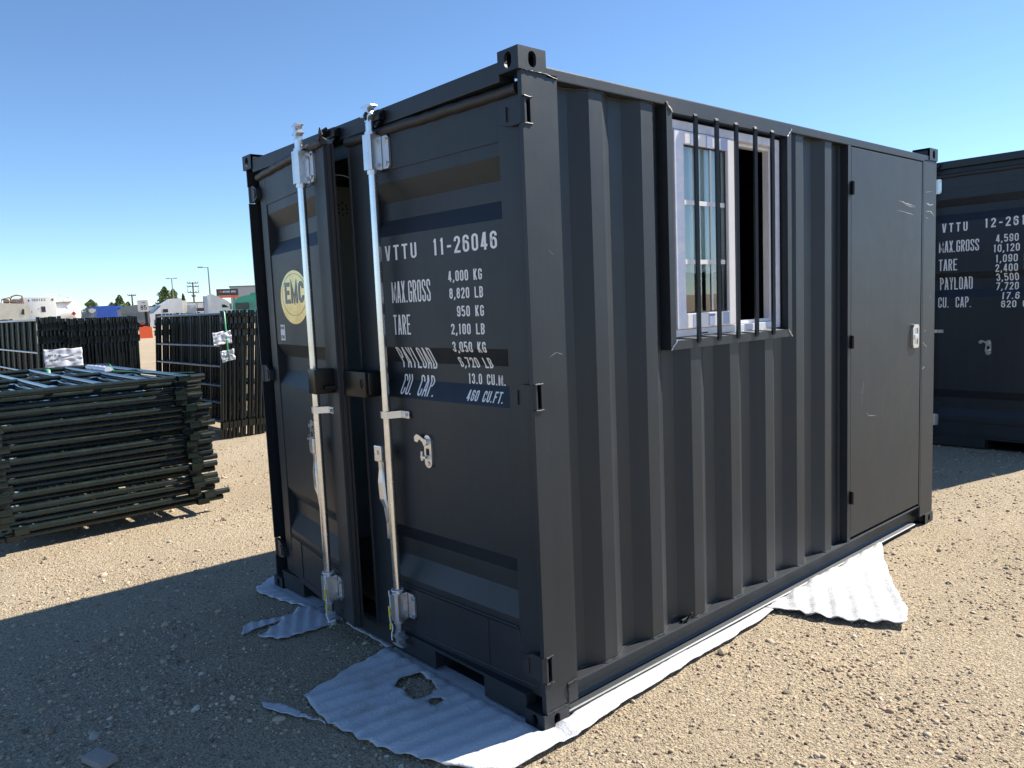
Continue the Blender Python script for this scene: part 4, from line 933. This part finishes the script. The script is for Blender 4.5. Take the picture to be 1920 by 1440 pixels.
def bag(name, label, P0, ex, ez, w, h, seed, lines=(), lh=.03):
    """crumpled plastic pouch hung on the panel ends; ex = right, ez = up"""
    ex = Vector(ex).normalized(); ez = Vector(ez).normalized(); nn = ex.cross(ez).normalized(); 
    if nn.x < 0: nn = -nn
    mb = MB(); nx_, nz_ = 22, 14
    rd = random.Random(seed)
    def pt(a, b):
        e_ = .012 * noise.noise(Vector((a * 3, b * 3, seed)))
        bulge = .016 + .016 * noise.noise(Vector((a * 5, b * 7, seed + 3))) + .003 * noise.noise(Vector((a * 14 + b * 8, b * 5, seed + 6)))
        return Vector(P0) + ex * ((a - .5) * w + e_) + ez * ((b - .5) * h + e_ - .03 * h * math.sin(a * 3.1) * (1 if b > .5 else -1)) + nn * (bulge + .015)
    mb.add([tuple(pt(i / nx_, j / nz_)) for j in range(nz_ + 1) for i in range(nx_ + 1)], [(j * (nx_ + 1) + i, j * (nx_ + 1) + i + 1, (j + 1) * (nx_ + 1) + i + 1, (j + 1) * (nx_ + 1) + i) for j in range(nz_) for i in range(nx_)])
    root = obj(name, mb.mesh(name, PLASTIC, True), None, label=label, cat='plastic pouch'); md = root.modifiers.new('t', 'SOLIDIFY'); md.thickness = .002
    for s, a, b, hh, ww in lines:
        tm = text_mb(s, 0, 0, hh, ww, .45, .16)
        tm.v = [tuple(pt(a + x / w, b + z / h) + nn * .004) for x, _, z in tm.v]
        part('lettering', tm, INKM, root, smooth=False)
    return root
bag('plastic_pouch', 'white plastic pouch with a packing note on the far left panels', (-8.23, .365, 1.04), (0, 1, .0), (0, 0, 1), .39, .22, 3, [('QTY:8', .1, .62, .022, .13), ('10X5', .12, .36, .022, .10)])
bag('plastic_pouch', 'crumpled silver pouch under the green strap, upper of the two', (-7.08, 1.75, 1.19), (0, 1, .10), (0, -.05, 1), .21, .15, 8)
bag('plastic_pouch', 'lower white pouch marked JV9 under the green strap', (-7.08, 1.80, .985), (0, 1, .16), (0, -.14, 1), .155, .13, 12, [('JV9', .25, .40, .036, .09)])
strap('green_strap', 'vertical green strap down the panel ends beside the container', [(-7.09, 1.80, 1.50), (-7.055, 1.80, 1.485), (-7.045, 1.80, 1.2), (-7.045, 1.805, .93)], .018, (0, 1, 0))

# ------------------------------------------------------------------ far things
F = 1462.7
def bearing(px, D, py=None):
    """ground point seen in the direction of photo column px at distance D from the camera"""
    d = cf * F + cr * (px - 960) - cu * ((py if py else 600) - 720); d.z = 0; d.normalize()
    return (CP.x + d.x * D, CP.y + d.y * D, 0.0), math.atan2(d.y, d.x) - math.pi / 2
def far(name, label, cat, px, D, yaw=0.0, group=None):
    """empty whose local +x runs to the right in view and +y away"""
    loc, rz = bearing(px, D); return thing(name, label, cat, loc, rz + R(yaw), group)
WHT = mat('white_body_paint', (.74, .74, .72), .4, var=.06, vscale=1.5); CREAM = mat('cream_body_paint', (.68, .64, .52), .5, var=.10, vscale=2)
BLUEP = mat('blue_tarp', (.02, .07, .36), .5, var=.12); BLUEC = mat('blue_truck_paint', (.03, .12, .50), .35)
GREENT = mat('teal_truck_paint', (.05, .34, .24), .35); REDP = mat('red_truck_paint', (.50, .05, .03), .4); GREYD = mat('grey_trailer_paint', (.16, .18, .20), .5, var=.1); GREYL = mat('pale_grey_cladding', (.40, .42, .44), .6, var=.05)
TYRE = mat('tyre_rubber', (.02, .02, .02), .8); RIM = mat('wheel_rim', (.6, .6, .6), .4, .6); GLASSD = mat('dark_cab_glass', (.02, .03, .04), .08); RUST = mat('rusty_pipe', (.30, .13, .06), .7, var=.3, vscale=8)
POLE = mat('pole_steel', (.20, .21, .22), .5); WOODP = mat('pole_timber', (.12, .09, .07), .85); ORANGE = mat('orange_plastic', (.72, .10, .02), .45); ORANGEL = mat('orange_sign_band', (.80, .16, .05), .5); SIGNB = mat('dark_sign_face', (.05, .055, .06), .5)
BARK = mat('bark', (.10, .075, .05), .9)
def leafm(name, c, c2): return mat(name, c, .7, vscale=1.2, col2=c2)
LEAFD = leafm('spruce_needles', (.04, .07, .035), (.09, .13, .05)); LEAFM = leafm('poplar_leaves', (.08, .13, .045), (.17, .22, .07)); LEAFL = leafm('pale_leaves', (.15, .20, .055), (.26, .30, .09))
def wheel(parent, x, y, r=.5, w=.28):
    o = part('wheel', MB().tube([(x, y - w / 2, r), (x, y + w / 2, r)], r, 20), TYRE, parent); part('rim', MB().tube([(x, y - w / 2 - .01, r), (x, y - w / 2 + .05, r)], r * .55, 14), RIM, o)
def wheelx(parent, y, x, r=.5, w=.28):
    o = part('wheel', MB().tube([(x - w / 2, y, r), (x + w / 2, y, r)], r, 20), TYRE, parent); part('rim', MB().tube([(x - w / 2 - .01, y, r), (x - w / 2 + .05, y, r)], r * .55, 14), RIM, o)
def tree(label, px, D, h, w, m_, kind='round', seed=0, group='trees beyond the yard'):
    t = far('tree', label, 'tree', px, D, 0, group); rd = random.Random(seed)
    part('trunk', MB().tube([(0, 0, 0), (.05 * h * rd.uniform(-.3, .3), 0, h * .5), (0, 0, h * .93)], [h * .025, h * .016, h * .004], 8), BARK, t)
    br = MB()
    for i in range(10):
        a = rd.uniform(0, 6.28); z = h * rd.uniform(.25, .8); br.tube([(0, 0, z), (math.cos(a) * w * .35, math.sin(a) * w * .35, z + h * (.08 if kind == 'round' else -.02))], [h * .008, h * .002], 5)
    part('branch', br, BARK, t)
    V = []; Fc = []; n = 3400
    for i in range(n):
        if kind == 'cone':
            q = rd.random() ** .75; z = h * (.12 + .88 * (1 - q)); layer = .72 + .28 * abs(math.sin(z / h * 26)); rad = w / 2 * q ** .85 * layer * math.sqrt(rd.uniform(.15, 1)); a = rd.uniform(0, 6.28)
            rad *= .8 + .35 * noise.noise(Vector((math.cos(a) * 1.5, math.sin(a) * 1.5, z / h * 6 + seed)))
        else:
            q = rd.random(); z = h * (.15 + .85 * q); env = (math.sin(math.pi * min(1, (q * .92 + .08))) ** .6) * (1.0 - .35 * q); a = rd.uniform(0, 6.28)
            env *= .75 + .8 * noise.noise(Vector((math.cos(a) * 1.3, math.sin(a) * 1.3, q * 5 + seed * 3.3))); rad = w * .72 * max(.05, env) * math.sqrt(rd.uniform(.1, 1))
        c = Vector((math.cos(a) * rad, math.sin(a) * rad, z)); s = h * .026 * rd.uniform(.5, 1.4)
        n1 = Vector((rd.gauss(0, 1), rd.gauss(0, 1), rd.gauss(0, 1))).normalized(); n2 = n1.cross(Vector((rd.gauss(0, 1), rd.gauss(0, 1), rd.gauss(0, 1)))).normalized()
        b0 = len(V); V += [tuple(c + n1 * s), tuple(c + n2 * s * .7), tuple(c - n1 * s), tuple(c - n2 * s * .7)]; Fc.append((b0, b0 + 1, b0 + 2, b0 + 3))
    mb = MB(); mb.v = V; mb.f = Fc; part('crown', mb, m_, t, smooth=False)
tree('tall dark poplar left of a lamp post', 313, 250, 10.2, 4.8, LEAFM, 'round', 1)
tree('paler yellow-green poplar behind the lamp post', 329, 255, 9.6, 3.6, LEAFL, 'round', 2)
tree('dark layered spruce right of the two poplars', 347, 240, 7.8, 4.6, LEAFD, 'cone', 3)
tree('bushy tree standing left of the blue truck', 174, 250, 7.2, 5.0, LEAFM, 'round', 4)
tree('bushy tree rising behind the blue truck', 228, 250, 8.2, 3.8, LEAFM, 'round', 5)
tree('low tree behind the left end of the blue truck', 212, 270, 6.6, 3.6, LEAFL, 'round', 6)
tree('small tree behind the grey trailer', 243, 260, 6.4, 3.2, LEAFM, 'round', 7)
tree('small dark bush right of the speed sign', 292, 240, 5.0, 3.6, LEAFD, 'round', 8)
tree('low bush between the red truck and the poplars', 299, 200, 3.8, 4.0, LEAFM, 'round', 9)

# lamp posts and utility poles
def lamp_post(label, px, D, h, arm):
    t = far('lamp_post', label, 'lamp post', px, D, 0, 'lamp posts in the yard')
    part('pole', MB().tube([(0, 0, 0), (0, 0, h)], [.16, .09], 10), POLE, t)
    if arm == 'left': part('arm', MB().tube([(0, 0, h - .1), (-.9, 0, h)], .05, 8), POLE, t); part('lamp_head', MB().bbox(-1.5, -.75, -.2, .2, h - .08, h + .08, .03), POLE, t)
    else:
        part('arm', MB().tube([(-.5, 0, h), (.5, 0, h)], .05, 8), POLE, t)
        for s in (-1, 1): part('lamp_head', MB().bbox(*sorted((s * .35, s * 1.05)), -.2, .2, h - .05, h + .1, .03), POLE, t)
lamp_post('twin-headed grey lamp post rising behind the two poplars', 328.5, 170, 9.0, 'twin')
lamp_post('taller lamp post with one head pointing left', 398, 130, 8.8, 'left')
def utility(label, px, D, h, arms):
    t = far('utility_pole', label, 'utility pole', px, D, 8, 'timber utility poles'); part('pole', MB().tube([(0, 0, 0), (0, 0, h)], [.30, .2], 8), WOODP, t)
    for z, w in arms:
        ca = part('crossarm', MB().box(-w, w, -.08, .08, z - .12, z + .12), WOODP, t)
        for s in (-1, -.5, .5, 1): part('insulator', MB().tube([(s * w, 0, z + .1), (s * w, 0, z + .5)], .12, 6), GREYD, ca)
    if len(arms) > 1: part('brace', MB().tube([(-arms[0][1] * .9, 0, arms[1][0]), (-arms[1][1], 0, arms[2][0])], .07, 5).tube([(arms[0][1] * .9, 0, arms[1][0]), (arms[1][1], 0, arms[2][0])], .07, 5), WOODP, t)
utility('timber utility pole with three crossarms behind the white trucks', 367, 250, 11.3, [(11.0, 1.5), (10.0, 1.6), (8.3, 1.5), (7.1, .5)])
utility('small distant utility pole above the grey trailer', 251.5, 260, 8.6, [(8.2, 1.1)])

# buildings far off
def shed(label, px, D, w, h, dp, m_, wins=True, yaw=0):
    t = far('warehouse', label, 'building', px, D, yaw); part('wall', MB().box(-w / 2, w / 2, 0, dp, 0, h), m_, t, smooth=False)
    part('roof', MB().prism([(-w / 2 - .2, h), (w / 2 + .2, h), (w / 2 + .2, h + .25), (-w / 2 - .2, h + .25)], [], lambda a, b: (a, -.2, b), lambda a, b: (a, dp, b)), GREYD, t, smooth=False)
    if wins:
        for i in range(int(w / 4)):
            wn_ = part('window', MB().box(-w / 2 + 1 + i * 4, -w / 2 + 3.2 + i * 4, -.06, 0, h * .55, h * .72), GLASSD, t, smooth=False)
shed('long pale warehouse between the speed sign and the poplars', 290, 200, 9.5, 3.9, 14, WHT)
shed('pale low warehouse behind the utility pole and white trucks', 362, 210, 16, 4.6, 14, WHT)
shed('large grey metal building behind the advertising sign', 482, 170, 9.5, 6.9, 20, GREYL, False)
t = bpy.data.objects[-1] if False else None

# advertising sign
t = far('advertising_sign', 'dark advertising sign with white lettering above an orange band', 'sign', 430.5, 140, 4)
part('sign_board', MB().box(-1.72, 1.72, 0, .35, 4.60, 5.70), SIGNB, t, smooth=False)
part('orange_band', MB().box(-1.72, 1.72, -.03, .35, 4.22, 4.58), ORANGEL, t, smooth=False)
part('post', MB().tube([(-1.0, .15, 0), (-1.0, .15, 4.2)], .14, 8), POLE, t); part('post', MB().tube([(1.0, .15, 0), (1.0, .15, 4.2)], .14, 8), POLE, t)
tm = text_mb('RITCHIE BROS.', -.72, 5.08, .30, 2.15, .55, .22, .12); tm.v = [(x, -.02 - l_, z) for x, l_, z in tm.v]; part('lettering', tm, WHITEP, t, smooth=False)
tm = MB(); 
for x0 in (-1.36, -1.10): tm.tube([(x0, -.03, 5.05), (x0, -.03, 5.42 if x0 > -1.2 else 5.28)], .04, 6); tm.tube([(x0, -.03, 5.24), (x0 + .14, -.03, 5.28)], .04, 6)
tm.tube([(-1.10 + .14, -.03, 5.26), (-1.10 + .2, -.03, 5.15), (-1.1 + .1, -.03, 5.06), (-1.1, -.03, 5.08)], .04, 6)
part('emblem', tm, ORANGEL, t)

# speed sign
t = far('speed_sign', 'white speed sign reading 85 on a dark post', 'sign', 271.5, 66, -12)
part('sign_plate', MB().bbox(-.33, .33, -.015, .015, 1.93, 2.80, .01), WHT, t, smooth=False); part('sign_side', MB().box(-.42, -.335, -.01, .30, 1.95, 2.8), WHT, t, smooth=False)
part('post', MB().box(.02, .22, .02, .12, 0, 1.93), DARK, t, smooth=False)
tm = text_mb('85', -.22, 2.06, .36, .44, .6, .17, .12); tm.v = [(x, -.018 - l_, z) for x, l_, z in tm.v]; part('lettering', tm, INKM, t, smooth=False)
tm = text_mb('LOAD', -.15, 2.58, .07, .30, .6, .2, .12); tm.v = [(x, -.018 - l_, z) for x, l_, z in tm.v]; part('lettering', tm, INKM, t, smooth=False)
# orange barrier
t = far('traffic_barrier', 'orange plastic traffic barrier between the two panel rows', 'barrier', 271.5, 62, 6)
part('barrier_body', MB().prism([(-.42, 0), (.42, 0), (.40, .80), (.18, .80), (.12, .86), (-.12, .86), (-.18, .80), (-.40, .80)], [], lambda a, b: (a, -.20 + .12 * b, b), lambda a, b: (a, .20 - .12 * b, b)), ORANGE, t, smooth=False)
part('recess', MB().box(-.30, .30, -.142, -.09, .30, .42), mat('dark_orange', (.4, .05, .01), .6), t, smooth=False)

# trucks
def cab(t, x, w, h, body, aero=True, dark=True):
    """conventional cab with sleeper, facing left (-x); rear at x"""
    ol = [(0, .9), (0, h - .25), (.1, h), (w * .18, h), (w * .42, h * .80), (w * .55, h * .62), (w * .60, h * .56), (w * .96, h * .47), (w, h * .40), (w, .7), (w * .8, .5), (w * .1, .5)]
    b = part('cab', MB().prism([(x - a, z) for a, z in ol], [], lambda a, z: (a, 0, z), lambda a, z: (a, 2.4, z)), body, t, smooth=False)
    part('windscreen', MB().prism([(x - a, z) for a, z in [(w * .43, h * .785), (w * .56, h * .60), (w * .585, h * .60), (w * .45, h * .80)]], [], lambda a, z: (a, .15, z), lambda a, z: (a, 2.25, z)), GLASSD, b, smooth=False)
    part('side_window', MB().box(x - w * .40, x - w * .30, -.02, 0.001, h * .58, h * .68), GLASSD, b, smooth=False)
    part('grille', MB().box(x - w - .03, x - w, .5, 1.9, .8, h * .38), GREYD, b, smooth=False)
    for wx in (x - w * .82, x - .7): wheel(t, wx, .05); 
t = far('semi_truck', 'white semi truck cab sloping up towards the right behind the light rail', 'truck', 345, 90, 12, 'white trucks in the yard'); cab(t, 0.0, 5.0, 3.35, WHT); part('sleeper', MB().bbox(-.6, .45, .05, 2.3, .8, 3.1, .06), CREAM, t)
t = far('box_truck', 'small white truck with open frame right of the first white cab', 'truck', 366, 95, 5, 'white trucks in the yard')
part('body', MB().bbox(-1.1, .2, 0, 2.2, .9, 2.75, .05), WHT, t); part('rack', MB().box(.3, .36, 0, .06, .5, 2.9).box(1.2, 1.26, 0, .06, .5, 2.6).box(.3, 1.26, 0, .06, 2.2, 2.26).box(.3, 1.26, 0, .06, 1.7, 1.76), GREYD, t, smooth=False); part('side_window', MB().box(-1.0, -.7, -.02, 0, 1.9, 2.3), GLASSD, t, smooth=False); wheel(t, -.6, .1); wheel(t, .9, .1)
t = far('box_trailer', 'plain white box trailer left of the advertising sign', 'trailer', 398, 88, 0, 'white trucks in the yard')
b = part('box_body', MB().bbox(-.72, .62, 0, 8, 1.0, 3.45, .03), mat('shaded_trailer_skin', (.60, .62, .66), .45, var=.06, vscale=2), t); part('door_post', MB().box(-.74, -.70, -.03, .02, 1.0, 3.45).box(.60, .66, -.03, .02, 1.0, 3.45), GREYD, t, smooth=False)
wheelx(t, 1.0, -.5); wheelx(t, 1.0, .45)
t = far('semi_truck', 'white high-roof semi truck in front of the advertising sign', 'truck', 437, 84, 8, 'white trucks in the yard')
ol = [(-2.0, .6), (-2.0, 3.5), (-1.8, 3.52), (-.6, 2.95), (.0, 2.5), (.35, 2.15), (.6, 2.1), (1.1, 1.8), (1.2, .6)]
part('cab', MB().prism(ol, [], lambda a, z: (a, 0, z), lambda a, z: (a, 2.4, z)), WHT, t, smooth=False); part('side_window', MB().prism([(-.95, 2.15), (-.95, 2.45), (-.7, 2.45), (-.35, 2.2), (-.35, 2.15)], [], lambda a, z: (a, -.02, z), lambda a, z: (a, .0, z)), GLASSD, t, smooth=False); wheel(t, -1.4, .1); wheel(t, .6, .1)
part('exhaust', MB().tube([(1.35, .6, .6), (1.35, .6, 3.0)], .07, 8).tube([(1.35, .6, 2.5), (1.35, .6, 3.1)], .10, 8), RIM, t)
t = far('semi_truck', 'teal green semi truck half hidden by the container', 'truck', 462, 76, 0)
ol = [(-1.1, .6), (-1.1, 2.2), (-.95, 2.55), (-.6, 2.95), (.1, 3.12), (1.6, 3.10), (1.75, 3.0), (1.75, .6)]
b = part('cab', MB().prism(ol, [], lambda a, z: (a, 0, z), lambda a, z: (a, 2.6, z)), GREENT, t, smooth=False)
part('windscreen', MB().bbox(-.85, .35, -.03, .0, 1.85, 2.45, .01), GLASSD, t, smooth=False); part('grille', MB().box(-.6, .2, -.05, 0, .8, 1.7), RIM, t, smooth=False)
part('mirror', MB().bbox(-1.35, -1.15, -.2, -.1, 1.9, 2.4, .03).bbox(.55, .75, -.2, -.1, 1.9, 2.4, .03), GREYD, t); part('roof_fairing', MB().prism([(.4, 3.1), (.6, 3.35), (1.7, 3.45), (1.7, 3.05)], [], lambda a, z: (a, .5, z), lambda a, z: (a, 2.3, z)), GREENT, t, smooth=False); wheelx(t, .6, -.8); wheelx(t, .6, 1.2)
t = far('red_truck', 'red truck with white cab panel beyond the speed sign', 'truck', 289, 110, 10)
part('cab', MB().bbox(-.45, .55, 0, 2, .5, 2.35, .05), REDP, t); part('body', MB().bbox(-1.2, -.5, 0, 2, .7, 2.75, .1), GREENT, t); part('windscreen', MB().box(-.3, .4, -.02, 0, 1.7, 2.1), WHT, t, smooth=False); wheel(t, .2, .1)
# dark grey dump trailer and blue tractor in front of the speed sign
t = far('dump_trailer', 'dark grey dump trailer with a rounded tarp behind the speed sign', 'trailer', 258, 78, 6)
ol = [(-1.1, 1.1), (-1.35, 2.2), (-1.0, 2.5), (-.3, 2.62), (1.0, 2.75), (1.05, 1.0)]
part('hopper', MB().prism(ol, [], lambda a, z: (a, 0, z), lambda a, z: (a, 3, z)), GREYD, t, smooth=False); part('rail', MB().box(-1.3, 1.1, -.05, .05, 1.9, 2.0), GREYD, t, smooth=False)
part('under_frame', MB().box(-.9, 1.0, .1, .3, .55, 1.0), DARK, t, smooth=False); part('tail_light', MB().box(.2, .55, -.03, 0, .85, 1.0), REDP, t, smooth=False); wheelx(t, .4, .75, .5)
f_ = part('fender', MB().tube([(-1.25 + .62 * math.cos(a), -.1, .55 + .62 * math.sin(a)) for a in [R(-10 + i * 20) for i in range(11)]], .09, 8), BLUEC, t); wheel(t, -1.25, -.05, .45)
# blue truck
t = far('canvas_truck', 'blue truck with a tall blue canvas box', 'truck', 203, 100, 14)
part('canvas_box', MB().prism([(-1.1, 1.0), (-1.1, 2.82), (-.9, 2.98), (.75, 3.02), (1.0, 2.9), (1.0, 1.0)], [], lambda a, z: (a, 0, z), lambda a, z: (a, 4, z)), BLUEP, t, smooth=False)
part('cab', MB().prism([(1.02, .8), (1.02, 2.95), (1.55, 2.95), (1.85, 2.5), (2.1, 2.3), (2.1, .8)], [], lambda a, z: (a, .2, z), lambda a, z: (a, 2.4, z)), BLUEC, t, smooth=False)
part('side_window', MB().box(1.2, 1.5, .17, .2, 2.2, 2.7), GLASSD, t, smooth=False); wheel(t, 1.6, .3); wheelx(t, .5, -.7); wheelx(t, .5, .6)
t = far('flatbed_trailer', 'grey flatbed trailer with low load left of the blue truck', 'trailer', 163, 95, 0)
part('deck', MB().bbox(-1.2, .7, 0, 2.4, .9, 2.35, .04), GREYD, t); part('load', MB().bbox(.2, .9, 0, 1, 2.35, 2.6, .03), GREYL, t); part('round_tank', MB().tube([(.55, -.2, 2.45), (.55, .5, 2.45)], .26, 14), WHT, t); wheelx(t, .4, -.8); wheelx(t, .4, .4)

# white service equipment at far left
t = far('vacuum_tanker', 'white tank with a railing on top next to the box numbered 160143', 'tanker', 126, 60, 0)
mb = MB().tube([(-1.3, 1.4, 2.02), (.42, 1.4, 2.02), (.72, 1.4, 2.02), (.86, 1.4, 2.02)], [.84, .84, .62, .30], 24, True); part('tank', mb, WHT, t)
part('chassis', MB().box(-1.3, .8, .8, 2.0, .55, 1.15), GREYD, t, smooth=False); wheel(t, -.3, .6); wheel(t, .5, .6)
mb = MB()
for x in (-1.2, -.75, -.3, .25): mb.tube([(x, .75, 2.75), (x, .75, 3.28)], .025, 6)
for z in (3.02, 3.28): mb.tube([(-1.2, .75, z), (.25, .75, z)], .025, 6)
mb.tube([(.25, .75, 3.25), (.45, .6, 2.6)], .02, 6); part('railing', mb, WHT, t); part('walkway', MB().box(-1.25, .4, .6, 1.6, 2.74, 2.8), WHT, t, smooth=False)
part('hatch', MB().tube([(-.1, 1.1, 2.8), (-.1, 1.1, 2.95)], .18, 12), WHT, t); part('placard', MB().prism([(.32, 1.95), (.48, 2.11), (.64, 1.95), (.48, 1.79)], [], lambda a, z: (a * .9, .55, z), lambda a, z: (a * .9, .56, z)), REDP, t, smooth=False)
t = far('equipment_box', 'square white equipment box numbered 160143', 'equipment box', 77, 60, 4)
part('box_body', MB().bbox(-.95, .95, 0, 2.2, .9, 3.12, .05), WHT, t); part('side_panel', MB().bbox(-1.42, -.96, .1, 2.1, .9, 3.05, .03), GREYL, t); wheel(t, -.5, .1); wheel(t, .5, .1)
tm = text_mb('160143', -.42, 2.83, .18, .78, .55, .17, .14); tm.v = [(x, -.004 - l_, z) for x, l_, z in tm.v]; part('lettering', tm, STEELBLUE, t, smooth=False)
part('vent', MB().box(-.62, -.54, -.01, 0.001, 2.84, 2.95).box(.72, .82, -.01, 0.001, 2.86, 2.98), INKM, t, smooth=False); part('hatch_window', MB().bbox(.08, .32, -.02, 0.001, 2.12, 2.48, .01), INKM, t, smooth=False)
part('latch', MB().box(-.5, -.44, -.02, .001, 2.1, 2.2).box(-.1, -.05, -.02, .001, 2.3, 2.36), GREYD, t, smooth=False)
t = far('pump_trailer', 'cream pump trailer with rusty pipework and hose frame at the left edge', 'trailer', 26, 57, 0)
part('tank_body', MB().prism([(-1.3, 1.0), (-1.3, 2.45), (-1.0, 2.75), (.78, 2.62), (.86, 2.4), (.86, 1.0)], [], lambda a, z: (a, 0, z), lambda a, z: (a, 2.2, z)), CREAM, t, smooth=False)
part('side_strut', MB().tube([(-.95, -.05, 2.5), (-.7, -.05, 1.2)], .05, 6).tube([(-1.3, -.05, 2.0), (-.8, -.05, 1.2)], .05, 6), DARK, t)
part('engine', MB().bbox(-.45, -.15, .3, 1.2, 2.65, 2.95, .03).bbox(-.05, .45, .3, 1.2, 2.6, 2.9, .03), GREYD, t)
mb = MB().tube([(-.6, .3, 2.65), (-.5, .3, 2.95), (-.1, .3, 3.05), (0, .3, 2.7)], .045, 8); mb.tube([(-.1, .2, 2.7), (.0, .2, 3.1), (.25, .2, 3.18), (.55, .2, 3.12), (.62, .2, 2.65), (.66, .2, 1.9)], .05, 8); mb.tube([(-.45, .2, 2.85), (.1, .2, 2.8), (.5, .2, 2.75)], .04, 8)
part('pipework', mb, RUST, t)
mb = MB()
for x in (-1.35, -.98): mb.tube([(x, .5, 2.5), (x + .0, .5, 3.9)], .05, 6)
for z in (3.0, 3.4, 3.88): mb.tube([(-1.35, .5, z), (-.98, .5, z)], .03, 6)
part('ladder_mast', mb, GREYL, t); part('control_hole', MB().prism([(.40, 2.0), (.58, 1.95), (.60, 2.3), (.5, 2.32)], [], lambda a, z: (a, -.01, z), lambda a, z: (a, .001, z)), INKM, t, smooth=False); wheel(t, -.6, .1); wheel(t, .4, .1)

# free protos are the first instances; nothing hidden remains
